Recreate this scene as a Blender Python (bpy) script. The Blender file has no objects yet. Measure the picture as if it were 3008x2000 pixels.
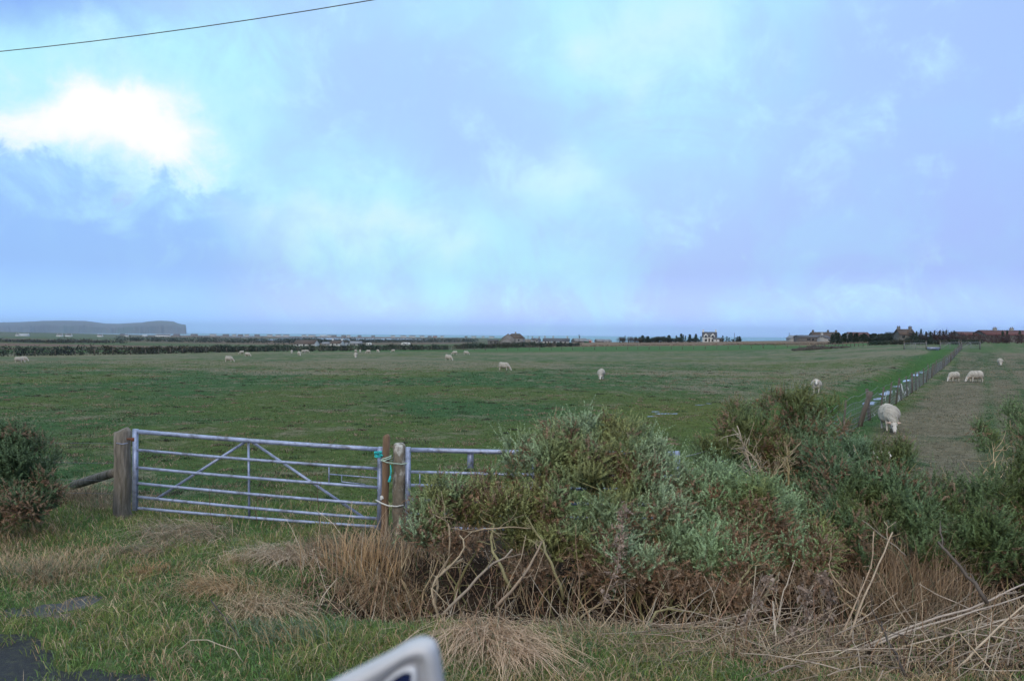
import bpy, math, random
import numpy as np
from mathutils import Matrix, Vector

random.seed(7)
R = np.random.default_rng(11)
C = bpy.context.scene.collection
SC = bpy.context.scene

# ------------------------------------------------------------------ camera
F = 2285.0                       # focal length in photograph pixels (3008 wide)
CAM = np.array([0.0, 0.0, 2.7])
PITCH, ROLL = math.atan(17 / F), 0.0071
RM = Matrix.Rotation(math.pi / 2 - PITCH, 3, 'X') @ Matrix.Rotation(ROLL, 3, 'Z')
RN = np.array(RM)
cam_d = bpy.data.cameras.new("camera")
cam_d.sensor_width = 36.0
cam_d.lens = 36.0 * F / 3008
cam_d.clip_start = 0.05
cam_d.clip_end = 80000
cam_d.dof.use_dof = True
cam_d.dof.focus_distance = 12.0
cam_d.dof.aperture_fstop = 5.0
cam = bpy.data.objects.new("camera", cam_d)
C.objects.link(cam)
cam.location = CAM
cam.rotation_euler = RM.to_euler()
SC.camera = cam

# ------------------------------------------------------------------ render settings
SC.view_settings.view_transform = 'Standard'
SC.view_settings.look = 'None'
SC.view_settings.exposure = 0.0
SC.view_settings.gamma = 1.0
SC.cycles.use_denoising = True
SC.cycles.max_bounces = 6
SC.cycles.diffuse_bounces = 3
SC.cycles.volume_bounces = 1
SC.cycles.sample_clamp_indirect = 4.0

# ------------------------------------------------------------------ sky
SUN_EL, SUN_AZ = math.radians(20), math.radians(196)     # azimuth clockwise from +Y: behind the camera, a little left
w = bpy.data.worlds.new("World")
SC.world = w
w.use_nodes = True
nt = w.node_tree
nt.nodes.clear()


def nd(tree, t, **kw):
    n = tree.nodes.new(t)
    for k, v in kw.items():
        setattr(n, k, v)
    return n


class NT:
    """small helper for chains of nodes"""
    def __init__(s, tree):
        s.t = tree

    def link(s, a, b):
        s.t.links.new(a, b)

    def math(s, op, a, b=None, c=None, clamp=False):
        n = nd(s.t, 'ShaderNodeMath', operation=op, use_clamp=clamp)
        for i, v in enumerate((a, b, c)):
            if v is None:
                continue
            if isinstance(v, (int, float)):
                n.inputs[i].default_value = v
            else:
                s.link(v, n.inputs[i])
        return n.outputs[0]

    def noise(s, vec, scale, detail=4, rough=0.55, dist=0.0, col=False):
        n = nd(s.t, 'ShaderNodeTexNoise')
        n.inputs['Scale'].default_value = scale
        n.inputs['Detail'].default_value = detail
        n.inputs['Roughness'].default_value = rough
        n.inputs['Distortion'].default_value = dist
        if vec is not None:
            s.link(vec, n.inputs['Vector'])
        return n.outputs[1 if col else 0]

    def mix(s, f, a, b, blend='MIX'):
        n = nd(s.t, 'ShaderNodeMix', data_type='RGBA', blend_type=blend)
        for sock, v in ((n.inputs[0], f), (n.inputs[6], a), (n.inputs[7], b)):
            if isinstance(v, (int, float)):
                sock.default_value = v
            elif isinstance(v, (tuple, list)):
                sock.default_value = (*v, 1.0) if len(v) == 3 else v
            else:
                s.link(v, sock)
        return n.outputs[2]

    def mapr(s, v, a, b, c=0.0, d=1.0, smooth=True):
        n = nd(s.t, 'ShaderNodeMapRange', clamp=True)
        if smooth:
            n.interpolation_type = 'SMOOTHSTEP'
        s.link(v, n.inputs[0])
        for i, x in enumerate((a, b, c, d)):
            n.inputs[1 + i].default_value = x
        return n.outputs[0]


n = NT(nt)
tc = nd(nt, 'ShaderNodeTexCoord')
sep = nd(nt, 'ShaderNodeSeparateXYZ')
n.link(tc.outputs['Generated'], sep.inputs[0])
az0 = n.math('ARCTAN2', sep.outputs[0], sep.outputs[1])
el0 = n.math('ARCSINE', sep.outputs[2])
warp = n.noise(tc.outputs['Generated'], 3.2, 6, 0.58, 0.3, col=True)
ws = nd(nt, 'ShaderNodeSeparateXYZ')
n.link(warp, ws.inputs[0])
az = n.math('MULTIPLY_ADD', n.math('SUBTRACT', ws.outputs[0], 0.5), 0.30, az0)
el = n.math('MULTIPLY_ADD', n.math('SUBTRACT', ws.outputs[1], 0.5), 0.22, el0)


def px_azel(px, py):
    d = RN @ np.array([(px - 1504) / F, -(py - 1000) / F, -1.0])
    d /= np.linalg.norm(d)
    return math.atan2(d[0], d[1]), math.asin(d[2])


def blob(px, py, rx, ry, tilt=0.0, p=1.0):
    a, e = px_azel(px, py)
    da, de = n.math('SUBTRACT', az, a), n.math('SUBTRACT', el, e)
    ct, st = math.cos(tilt), math.sin(tilt)
    u = n.math('ADD', n.math('MULTIPLY', da, ct), n.math('MULTIPLY', de, st))
    v = n.math('SUBTRACT', n.math('MULTIPLY', de, ct), n.math('MULTIPLY', da, st))
    u = n.math('DIVIDE', u, rx / F)
    v = n.math('DIVIDE', v, ry / F)
    q = n.math('ADD', n.math('MULTIPLY', u, u), n.math('MULTIPLY', v, v))
    return n.math('EXPONENT', n.math('MULTIPLY', q, -p))


# cloud sheet: lavender grey cloud, thinner (paler, greener) where light comes through
streak = n.noise(tc.outputs['Generated'], 5.5, 8, 0.62, 0.8)
fine = n.noise(tc.outputs['Generated'], 15.0, 7, 0.62, 0.5)
base = n.mix(n.mapr(el, 0.0, 0.25), (0.415, 0.490, 0.98), (0.44, 0.665, 1.02))
base = n.mix(n.mapr(streak, 0.42, 0.75), base, (0.43, 0.72, 1.0))
right = n.mapr(az0, 0.15, 0.75)
base = n.mix(n.math('MULTIPLY', right, 0.75), base, (0.375, 0.535, 1.0))
left = n.mapr(az0, -0.25, -0.75)
base = n.mix(n.math('MULTIPLY', n.math('MULTIPLY', left, n.mapr(el, 0.26, 0.05)), 0.85), base, (0.285, 0.50, 1.0))
base = n.mix(n.math('MULTIPLY', blob(60, -10, 330, 150), 0.95), base, (0.24, 0.43, 0.98))
LAV = (0.425, 0.640, 1.02)
base = n.mix(n.math('MULTIPLY', blob(950, 300, 330, 270, -0.2), 0.75), base, LAV)
base = n.mix(n.math('MULTIPLY', blob(1300, 480, 330, 120, 0.1), 0.70), base, LAV)
brk = n.mapr(n.math('ADD', n.math('MULTIPLY', streak, 0.65), n.math('MULTIPLY', fine, 0.35)), 0.33, 0.60, 0.30, 1.10)
CY = (0.50, 0.93, 1.03)
for (px, py, rx, ry, ti, s) in ((560, 150, 330, 150, 0.25, 1.15), (180, 270, 330, 120, 0.0, 1.1),
                                (1850, 200, 330, 200, -0.4, 1.1), (2080, 20, 300, 110, 0, 1.0), (1400, 30, 330, 90, 0, 0.4),
                                (660, 420, 130, 220, 0, 0.9), (1150, 650, 430, 110, -0.14, 1.1),
                                (1000, 540, 260, 110, -0.2, 0.7), (1650, 560, 190, 100, 0.2, 0.8),
                                (1480, 780, 330, 80, -0.1, 0.7), (420, 600, 260, 45, 0, 0.6)):
    base = n.mix(n.math('MULTIPLY', n.math('MULTIPLY', blob(px, py, rx, ry, ti), s), brk, clamp=True), base, CY)
for (px, py, rx, ry, s) in ((1080, 630, 210, 50, 1.15), (700, 590, 200, 40, .7), (1290, 690, 120, 40, .6), (1610, 545, 150, 55, 0.8), (1940, 150, 120, 80, 0.8), (1780, 200, 70, 60, 0.8), (1880, 300, 50, 60, .6), (2080, 30, 90, 40, .8), (850, 572, 40, 22, 1.1), (690, 552, 40, 20, 1.0), (190, 560, 30, 22, .9)):
    base = n.mix(n.math('MULTIPLY', n.math('MULTIPLY', blob(px, py, rx, ry), s), brk, clamp=True), base, (0.68, 0.94, 1.0))
# break in the cloud where the hidden sun brightens it, over a darker cloud bank with a billowed upper edge
billow = n.noise(tc.outputs['Generated'], 13.0, 9, 0.62, 0.5)
soft = n.math('MULTIPLY', n.math('SUBTRACT', n.math('ADD', n.math('MULTIPLY', n.noise(tc.outputs['Generated'], 8.0, 9, 0.68, 0.8), 0.5), n.math('MULTIPLY', fine, 0.5)), 0.5), 2.8)
hole = n.math('ADD', n.math('ADD', blob(240, 420, 320, 105, -0.05), n.math('MULTIPLY', blob(460, 430, 180, 150), 0.85)), soft)
base = n.mix(n.math('MULTIPLY', n.mapr(hole, 0.0, 0.75), 0.9), base, (0.60, 0.95, 1.02))
base = n.mix(n.mapr(hole, 0.42, 1.45), base, (1.10, 1.06, 1.06))
be = px_azel(300, 530)[1]
edge = n.math('MULTIPLY_ADD', n.math('SUBTRACT', billow, 0.5), 0.16, n.math('SUBTRACT', el0, be))
edge = n.math('SUBTRACT', edge, n.math('MULTIPLY', blob(120, 500, 120, 400), 0.022))
edge = n.math('ADD', edge, n.math('MULTIPLY', blob(425, 560, 45, 400), 0.020))
edge = n.math('SUBTRACT', edge, n.math('MULTIPLY', blob(520, 500, 60, 400), 0.018))
bank = n.math('MULTIPLY', n.mapr(edge, 0.006, -0.014), n.mapr(az0, -0.26, -0.40))
base = n.mix(n.math('MULTIPLY', bank, 0.85), base, n.mix(n.mapr(n.math('ADD', billow, n.math('MULTIPLY', edge, 4.0)), 0.2, 0.7), (0.31, 0.56, 1.02), (0.46, 0.82, 1.02)))
bg_cloud = nd(nt, 'ShaderNodeBackground')
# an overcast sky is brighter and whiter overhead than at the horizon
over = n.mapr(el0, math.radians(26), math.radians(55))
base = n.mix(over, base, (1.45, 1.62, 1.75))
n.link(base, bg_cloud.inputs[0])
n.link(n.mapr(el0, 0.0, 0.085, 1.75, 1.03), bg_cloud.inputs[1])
sky = nd(nt, 'ShaderNodeTexSky', sky_type='NISHITA', sun_disc=False)
sky.sun_elevation = SUN_EL
sky.sun_rotation = SUN_AZ
bg_sky = nd(nt, 'ShaderNodeBackground')
n.link(sky.outputs[0], bg_sky.inputs[0])
bg_sky.inputs[1].default_value = 0.10
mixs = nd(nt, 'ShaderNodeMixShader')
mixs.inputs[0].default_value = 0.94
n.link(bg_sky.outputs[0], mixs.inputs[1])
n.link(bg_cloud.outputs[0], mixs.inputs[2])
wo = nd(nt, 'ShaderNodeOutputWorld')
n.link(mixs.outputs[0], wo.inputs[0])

# ------------------------------------------------------------------ soft sun, set behind the camera to stand in for its flash
sd = bpy.data.lights.new("sun", 'SUN')
sd.energy = 1.5
sd.angle = math.radians(14)
sd.color = (1.0, 0.86, 0.68)
sun = bpy.data.objects.new("sun", sd)
C.objects.link(sun)
sdir = Vector((math.sin(SUN_AZ) * math.cos(SUN_EL), math.cos(SUN_AZ) * math.cos(SUN_EL), math.sin(SUN_EL)))
sun.rotation_euler = sdir.to_track_quat('Z', 'Y').to_euler()
sun.location = (0, -5, 30)


# ------------------------------------------------------------------ helpers
def ray(px, py):
    d = RN @ np.array([(px - 1504) / F, -(py - 1000) / F, -1.0])
    return d


def at(px, py, Y):
    """point on the sight line through a photo pixel at forward distance Y"""
    d = ray(px, py)
    return CAM + d * (Y / d[1])


def vnoise(x, y, seed=0):
    x = np.asarray(x, float); y = np.asarray(y, float)
    xi, yi = np.floor(x), np.floor(y)
    fx, fy = x - xi, y - yi
    fx = fx * fx * (3 - 2 * fx); fy = fy * fy * (3 - 2 * fy)

    def h(a, b):
        a = a.astype(np.int64); b = b.astype(np.int64)
        v = (a * 374761393 + b * 668265263 + seed * 974634777) & 0x7fffffff
        v = ((v ^ (v >> 13)) * 1274126177) & 0x7fffffff
        v = v ^ (v >> 16)
        return (v & 0xffff) / 65535.0
    a = h(xi, yi); b = h(xi + 1, yi); c = h(xi, yi + 1); d = h(xi + 1, yi + 1)
    return (a * (1 - fx) + b * fx) * (1 - fy) + (c * (1 - fx) + d * fx) * fy


def fbm(x, y, seed=0, o=4):
    s = 0; a = 0.5; t = 0
    for i in range(o):
        s = s + a * vnoise(x * 2 ** i, y * 2 ** i, seed + i * 17); t += a; a *= 0.5
    return s / t


def sstep(a, b, x):
    t = np.clip((np.asarray(x, float) - a) / (b - a), 0, 1)
    return t * t * (3 - 2 * t)


# terrain profiles: forward distance -> height, for several directions (photo columns)
near = [(0, 0), (11, 0)]
PROF = {
    -900: near + [(25, -.35), (50, -.8), (100, -1.3), (150, -2.3), (250, -3.6), (400, -4.5), (900, -6), (1800, -8), (2300, -3), (3000, 6), (3400, -14), (5000, -30)],
    0: near + [(25, -.35), (50, -.8), (100, -1.28), (150, -2.2), (250, -3.6), (400, -4.5), (900, -6.4), (1800, -9.5), (2300, -6), (3000, 2.0), (3400, -14), (5000, -30)],
    400: near + [(25, -.35), (50, -.8), (100, -1.25), (160, -2.0), (250, -3.3), (400, -4.8), (900, -8), (1800, -10.5), (2500, -8), (3000, -7.3), (3300, -14), (5000, -30)],
    800: near + [(25, -.35), (50, -.8), (100, -1.15), (160, -1.5), (210, -2.3), (260, -3.4), (600, -7.6), (1200, -9.8), (2000, -10.8), (2600, -7.3), (3000, -13), (5000, -30)],
    1150: near + [(25, -.35), (50, -.75), (100, -1.1), (160, -1.4), (240, -2.4), (300, -3.2), (600, -6.8), (1200, -9.3), (2000, -10.6), (2600, -7.6), (3000, -13), (5000, -30)],
    1500: near + [(25, -.35), (57, -.75), (100, -1.1), (160, -1.4), (250, -2.4), (330, -2.8), (500, -3.4), (700, -5), (1200, -8), (2000, -9.8), (2600, -8), (3000, -13), (5000, -30)],
    1800: near + [(25, -.35), (57, -.75), (100, -1.1), (160, -1.35), (250, -2.0), (300, -1.9), (400, -1.8), (480, -1.5), (560, -1.6), (700, -6), (1200, -13), (5000, -30)],
    2100: near + [(25, -.35), (48, -.8), (100, -1.1), (160, -1.2), (250, -1.5), (300, -1.35), (400, -1.1), (480, -.7), (540, -.8), (700, -6), (1200, -13), (5000, -30)],
    2350: near + [(25, -.35), (48, -.85), (100, -1.05), (140, -1.0), (200, -.8), (250, -.6), (350, .1), (450, .7), (550, 0), (900, -8), (1200, -14), (5000, -30)],
    2600: near + [(25, -.25), (48, -.7), (90, -.6), (131, .45), (180, .8), (250, 1.0), (350, 1.5), (500, 1.5), (900, -8), (1300, -14), (5000, -30)],
    2850: near + [(25, -.1), (52, -.3), (85, -.3), (131, .6), (140, .75), (200, 1.4), (300, 1.8), (500, 2), (900, -8), (1300, -14), (5000, -30)],
    3300: near + [(25, -.1), (52, -.3), (85, -.2), (131, .6), (140, .75), (200, 1.4), (300, 1.8), (500, 2), (900, -8), (1300, -14), (5000, -30)],
}
_ly = np.linspace(math.log(1), math.log(5000), 420)
_us = np.linspace(-1.05, 0.8, 240)
_k = sorted(PROF)
_kp = np.array([(k - 1504) / F for k in _k])
_tab = np.array([np.interp(_ly, [math.log(max(1, a)) for a, b in PROF[k]], [b for a, b in PROF[k]]) for k in _k])
TAB = np.array([[0.0] * len(_ly)] * len(_us))
for j in range(len(_ly)):
    TAB[:, j] = np.interp(_us, _kp, _tab[:, j])
for _ in range(3):
    P = np.pad(TAB, ((0, 0), (2, 2)), mode='edge')
    TAB = (P[:, :-4] + 2 * P[:, 1:-3] + 3 * P[:, 2:-2] + 2 * P[:, 3:-1] + P[:, 4:]) / 9
    P = np.pad(TAB, ((3, 3), (0, 0)), mode='edge')
    TAB = sum(P[i:i + len(_us)] for i in range(7)) / 7
FENCE_A, FENCE_B = np.array([2.35, 10.45]), np.array([81.0, 140.0])
_fd = (FENCE_B - FENCE_A) / np.linalg.norm(FENCE_B - FENCE_A)
FLEN = float(np.linalg.norm(FENCE_B - FENCE_A))


def fence_st(x, y):
    """distance along the netting fence, signed distance right of it"""
    dx, dy = np.asarray(x) - FENCE_A[0], np.asarray(y) - FENCE_A[1]
    return dx * _fd[0] + dy * _fd[1], dx * _fd[1] - dy * _fd[0]


def road_edge(x):
    """far edge of the asphalt for a given x"""
    x = np.asarray(x, float)
    b = 5.66 + 0.72 * sstep(-2.0, -3.5, x) + 0.90 * sstep(-3.3, -4.9, x) + 0.3 * sstep(-5, -8, x)
    return b + 0.34 * (vnoise(x * 1.7, x * 0 + 3.1, 5) - 0.5) + 0.22 * (vnoise(x * 6, x * 0 + 1.1, 6) - 0.5)


def gz(x, y):
    x = np.asarray(x, float); y = np.asarray(y, float)
    r = np.hypot(x, y)
    th = np.arctan2(x, y)
    lim = math.atan(0.8); lml = -math.atan(1.05)
    tcl = np.clip(th, lml, lim)
    u = np.tan(tcl)
    yy = np.clip(r * np.cos(tcl), 1.0, 4999)
    fj = (np.log(yy) - _ly[0]) / (_ly[1] - _ly[0])
    fi = (u - _us[0]) / (_us[1] - _us[0])
    j = np.clip(fj.astype(int), 0, len(_ly) - 2); i = np.clip(fi.astype(int), 0, len(_us) - 2)
    a = np.clip(fj - j, 0, 1); b = np.clip(fi - i, 0, 1)
    z = (TAB[i, j] * (1 - a) + TAB[i, j + 1] * a) * (1 - b) + (TAB[i + 1, j] * (1 - a) + TAB[i + 1, j + 1] * a) * b
    s, t = fence_st(x, y)
    dep = sstep(8, 20, s) * sstep(120, 90, s)
    z = z - 0.62 * dep * np.exp(-((t + 2.4) / 1.1) ** 2) + 0.22 * dep * np.exp(-((t + 5.0) / 1.3) ** 2) + 0.12 * dep * np.exp(-((t - 0.2) / 0.8) ** 2)
    off = sstep(0.0, 1.5, y - road_edge(x))                 # road bed is level
    und = 0.10 * (fbm(x * 0.45, y * 0.45, 1) - 0.5) + 0.13 * (fbm(x * 1.6, y * 1.6, 2, 3) - 0.5)
    fade = sstep(900, 200, r)
    z = z + off * und * fade * np.where(y < 0, 0, 1)
    # shallow dip added beneath the gorse to deepen its shadow
    z = z - 0.42 * sstep(-2.6, -1.0, x) * sstep(8, 6, x) * np.exp(-((y - 8.2) / 0.75) ** 2)
    # rough ground left of the first post
    far = sstep(150, 600, r)
    z = z + far * 0.8 * (fbm(x * 0.012, y * 0.012, 9, 3) - 0.5)
    return z


def ground_at(px, py, y0=3.0, y1=3000.0):
    d = ray(px, py)
    ys = np.geomspace(y0, y1, 6000)
    p = CAM[None] + d[None] * (ys / d[1])[:, None]
    g = gz(p[:, 0], p[:, 1])
    k = np.nonzero(p[:, 2] <= g)[0]
    k = k[0] if len(k) else len(ys) - 1
    return np.array([p[k, 0], p[k, 1], g[k]])


class MB:
    """collects vertices, faces and vertex colours; build() links them as ONE mesh object"""
    def __init__(s):
        s.v, s.f, s.c, s.n, s.hascol = [], [], [], 0, False

    def add(s, v, f, col=None):
        v = np.asarray(v, float).reshape(-1, 3)
        if isinstance(f, np.ndarray):
            s.f.append(f.astype(np.int64) + s.n)
        else:
            by = {}
            for q in f:
                by.setdefault(len(q), []).append(q)
            for k in by:
                s.f.append(np.array(by[k], dtype=np.int64) + s.n)
        s.v.append(v)
        if col is None:
            s.c.append(np.ones((len(v), 3)))
        else:
            s.hascol = True
            col = np.asarray(col, float)
            s.c.append(np.broadcast_to(col, (len(v), 3)).copy())
        s.n += len(v)
        return s

    def tube(s, pts, rad, k=6, col=None, cap=True):
        pts = np.asarray(pts, float)
        m = len(pts)
        rad = np.broadcast_to(np.asarray(rad, float), (m,))
        t = np.gradient(pts, axis=0)
        t /= np.linalg.norm(t, axis=1)[:, None] + 1e-12
        up = np.array([0, 0, 1.0]) if abs(t[0][2]) < 0.9 else np.array([1.0, 0, 0])
        a = np.cross(t, up); a /= np.linalg.norm(a, axis=1)[:, None] + 1e-12
        b = np.cross(t, a)
        an = np.arange(k) * 2 * math.pi / k
        ring = pts[:, None] + rad[:, None, None] * (np.cos(an)[None, :, None] * a[:, None] + np.sin(an)[None, :, None] * b[:, None])
        i = np.arange(m - 1)[:, None] * k; j = np.arange(k)[None]
        q = np.stack([i + j, i + (j + 1) % k, i + k + (j + 1) % k, i + k + j], -1).reshape(-1, 4)
        s.add(ring.reshape(-1, 3), q, col)
        if cap:
            o = s.n - m * k
            s.f.append(np.array([[o + x for x in range(k)][::-1]]))
            s.f.append(np.array([[o + (m - 1) * k + x for x in range(k)]]))
        return s

    def box(s, c, size, rz=0.0, col=None, M=None):
        h = np.asarray(size, float) / 2
        v = np.array([[x, y, z] for x in (-1, 1) for y in (-1, 1) for z in (-1, 1)], float) * h
        if M is not None:
            v = v @ np.asarray(M).T
        cs, sn = math.cos(rz), math.sin(rz)
        v = np.stack([v[:, 0] * cs - v[:, 1] * sn, v[:, 0] * sn + v[:, 1] * cs, v[:, 2]], 1) + np.asarray(c, float)
        s.add(v, [(0, 1, 3, 2), (4, 6, 7, 5), (0, 4, 5, 1), (2, 3, 7, 6), (0, 2, 6, 4), (1, 5, 7, 3)], col)
        return s

    def sphere(s, c, r, nu=12, nv=8, col=None, rough=0, seed=0):
        r = np.broadcast_to(np.asarray(r, float), (3,))
        th = np.linspace(0, math.pi, nv + 1)[1:-1]
        ph = np.arange(nu) * 2 * math.pi / nu
        T, Pp = np.meshgrid(th, ph, indexing='ij')
        d = np.stack([np.sin(T) * np.cos(Pp), np.sin(T) * np.sin(Pp), np.cos(T)], -1).reshape(-1, 3)
        d = np.vstack([d, [[0, 0, 1]], [[0, 0, -1]]])
        k = 1.0
        if rough:
            k = 1 + rough * (np.random.default_rng(seed).random(len(d))[:, None] - .5) * 2
        v = d * r * k + np.asarray(c)
        i = np.arange(nv - 2)[:, None] * nu; j = np.arange(nu)[None]
        q = np.stack([i + j, i + nu + j, i + nu + (j + 1) % nu, i + (j + 1) % nu], -1).reshape(-1, 4)
        top, bot = len(d) - 2, len(d) - 1
        b0 = (nv - 2) * nu
        t1 = [(top, x, (x + 1) % nu) for x in range(nu)]
        t2 = [(bot, b0 + (x + 1) % nu, b0 + x) for x in range(nu)]
        o = s.n
        s.add(v, q, col)
        s.f.append(np.array(t1 + t2) + o)
        return s

    def mesh(s, name, off=(0, 0, 0), smooth=False):
        me = bpy.data.meshes.new(name)
        v = np.concatenate(s.v) - np.asarray(off, float)
        me.vertices.add(len(v))
        me.vertices.foreach_set('co', v.astype(np.float32).ravel())
        li = np.concatenate([f.ravel() for f in s.f])
        tot = np.concatenate([np.full(len(f), f.shape[1]) for f in s.f])
        st = np.concatenate([[0], np.cumsum(tot)[:-1]])
        me.loops.add(len(li))
        me.loops.foreach_set('vertex_index', li.astype(np.int32))
        me.polygons.add(len(tot))
        me.polygons.foreach_set('loop_start', st.astype(np.int32))
        me.polygons.foreach_set('loop_total', tot.astype(np.int32))
        if smooth:
            me.polygons.foreach_set('use_smooth', np.ones(len(tot), bool))
        me.update(calc_edges=True)
        if s.hascol:
            ca = me.color_attributes.new('Col', 'FLOAT_COLOR', 'POINT')
            c = np.concatenate(s.c)
            ca.data.foreach_set('color', np.hstack([c, np.ones((len(c), 1))]).astype(np.float32).ravel())
        return me

    def build(s, name, mat, parent=None, loc=None, smooth=False):
        """parent: meshes are collected in world coordinates; loc: origin of a thing that is one mesh"""
        off = wloc(parent) if parent is not None else (np.zeros(3) if loc is None else np.asarray(loc, float))
        ob = bpy.data.objects.new(name, s.mesh(name, off, smooth))
        C.objects.link(ob)
        for m in (mat if isinstance(mat, (list, tuple)) else [mat]):
            ob.data.materials.append(m)
        if parent is not None:
            ob.parent = parent
        elif loc is not None:
            ob.location = loc
        return ob


def wloc(o):
    p = np.zeros(3)
    while o is not None:
        p = p + np.array(o.location); o = o.parent
    return p


def tag(o, label=None, cat=None, group=None, kind=None):
    if label: o['label'] = label
    if cat: o['category'] = cat
    if group: o['group'] = group
    if kind: o['kind'] = kind
    return o


def thing(name, label, cat, loc, group=None):
    o = bpy.data.objects.new(name, None)
    C.objects.link(o)
    o.location = loc
    o.empty_display_size = 0.2
    return tag(o, label, cat, group)


ORD = ['first', 'second', 'third', 'fourth', 'fifth', 'sixth', 'seventh', 'eighth', 'ninth', 'tenth', 'eleventh', 'twelfth',
       'thirteenth', 'fourteenth', 'fifteenth', 'sixteenth', 'seventeenth', 'eighteenth', 'nineteenth', 'twentieth']
for _t in ('twenty', 'thirty', 'forty', 'fifty'):
    if _t != 'twenty':
        ORD.append(_t[:-1] + 'ieth')
    ORD += [_t + '-' + q for q in ORD[:9]]


# ------------------------------------------------------------------ materials
def mat(name, col, rough=0.85, metal=0.0, var=0.25, scale=6.0, bump=0.0, bscale=None, spec=0.3, vcol=False, dirt=None, transl=0.0, stretch=None):
    m = bpy.data.materials.new(name)
    m.use_nodes = True
    t = m.node_tree
    b = t.nodes['Principled BSDF']
    k = NT(t)
    c = nd(t, 'ShaderNodeTexCoord')
    vec = c.outputs['Object']
    if stretch:
        mp = nd(t, 'ShaderNodeMapping')
        mp.inputs['Scale'].default_value = stretch
        k.link(vec, mp.inputs[0])
        vec = mp.outputs[0]
    nz = k.noise(vec, scale, 5, 0.6)
    f = k.mapr(nz, 0.25, 0.75, 1 - var, 1 + var, smooth=False)
    if vcol:
        a = nd(t, 'ShaderNodeAttribute', attribute_name='Col')
        src = a.outputs['Color']
    else:
        rgb = nd(t, 'ShaderNodeRGB')
        rgb.outputs[0].default_value = (*col, 1)
        src = rgb.outputs[0]
    vm = nd(t, 'ShaderNodeVectorMath', operation='SCALE')
    k.link(src, vm.inputs[0])
    k.link(f, vm.inputs['Scale'])
    out = vm.outputs[0]
    if dirt:
        n2 = k.noise(vec, scale * 0.45, 6, 0.65)
        out = k.mix(k.mapr(n2, 0.50, 0.66), out, dirt)
    k.link(out, b.inputs['Base Color'])
    b.inputs['Roughness'].default_value = rough
    b.inputs['Metallic'].default_value = metal
    b.inputs['Specular IOR Level'].default_value = spec
    if bump:
        bn = nd(t, 'ShaderNodeBump')
        bn.inputs['Strength'].default_value = bump
        bn.inputs['Distance'].default_value = 0.02
        k.link(k.noise(vec, bscale or scale * 3, 6, 0.65), bn.inputs['Height'])
        k.link(bn.outputs[0], b.inputs['Normal'])
    if transl:
        tr = nd(t, 'ShaderNodeBsdfTranslucent')
        k.link(out, tr.inputs[0])
        mx = nd(t, 'ShaderNodeMixShader')
        mx.inputs[0].default_value = transl
        k.link(b.outputs[0], mx.inputs[1]); k.link(tr.outputs[0], mx.inputs[2])
        k.link(mx.outputs[0], t.nodes['Material Output'].inputs[0])
    return m


M_leaf = mat('leafage', (1, 1, 1), 0.6, var=0.15, scale=3, vcol=True, transl=0.15, spec=0.25)
M_grass = mat('grass blades', (1, 1, 1), 0.6, var=0.15, scale=2, vcol=True, transl=0.25, spec=0.25)
M_stem = mat('dry stems', (1, 1, 1), 0.8, var=0.25, scale=14, vcol=True, bump=0.3, bscale=60)
M_vc = mat('painted and weathered', (1, 1, 1), 0.8, var=0.12, scale=0.6, vcol=True)
M_galv = mat('galvanised steel', (0.255, 0.295, 0.42), 0.42, 0.30, var=0.35, scale=13, bump=0.10, bscale=60, dirt=(0.12, 0.13, 0.17), spec=0.5)  # blue of the reflected sky is put into the base colour
M_fargate = mat('weathered grey gate steel', (0.22, 0.23, 0.24), 0.6, 0.2, var=.2)
M_rust = mat('rusty iron', (0.16, 0.06, 0.035), 0.8, 0.2, var=0.4, scale=30)
M_post = mat('weathered post wood', (0.165, 0.145, 0.12), 0.9, var=0.6, scale=22, bump=1.0, bscale=34, dirt=(0.085, 0.075, 0.05), stretch=(1, 1, 0.13))
M_lichen = mat('lichen on wood', (0.55, 0.54, 0.5), 0.95, var=0.25, scale=30, bump=0.3)
M_lpost = mat('weathered post wood with lichen', (0.15, 0.13, 0.10), 0.9, var=0.5, scale=11, bump=0.6, bscale=26, dirt=(0.50, 0.49, 0.45), stretch=(1, 1, 0.6))
M_stake = mat('brown stake wood', (0.16, 0.10, 0.06), 0.85, var=0.5, scale=18, bump=0.5, bscale=30, dirt=(0.34, 0.26, 0.19), stretch=(1, 1, 0.12))
M_turq = mat('turquoise twine', (0.03, 0.42, 0.42), 0.7, var=0.3, scale=60)
M_pale = mat('pale green rope', (0.36, 0.46, 0.38), 0.8, var=0.3, scale=60)
M_wire = mat('fence wire', (0.17, 0.175, 0.185), 0.55, 0.4, var=0.3, scale=4)
M_fpost = mat('fence post wood', (0.095, 0.08, 0.065), 0.9, var=0.4, scale=12, stretch=(1, 1, 0.2))
M_cable = mat('black cable', (0.10, 0.09, 0.12), 0.6, var=0.1)
M_wool = mat('sheep wool and face', (1, 1, 1), 0.95, var=0.16, scale=14, vcol=True, bump=0.7, bscale=34, spec=0.1)
M_plastic = mat('pale plastic sheet', (0.50, 0.52, 0.54), 0.45, var=0.2, scale=12)
M_silver = mat('silver mirror shell', (0.42, 0.42, 0.44), 0.45, 0.2, var=0.10, scale=18, bump=.05, bscale=40, dirt=(.33, .32, .31), spec=0.4)
M_rim = mat('pale mirror rim', (0.66, 0.68, 0.72), 0.3, 0.0, var=0.04, spec=0.5)
M_mud = mat('dark earth', (0.045, 0.038, 0.03), 0.9, var=0.5, scale=1.5, bump=0.6, bscale=5)


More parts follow.
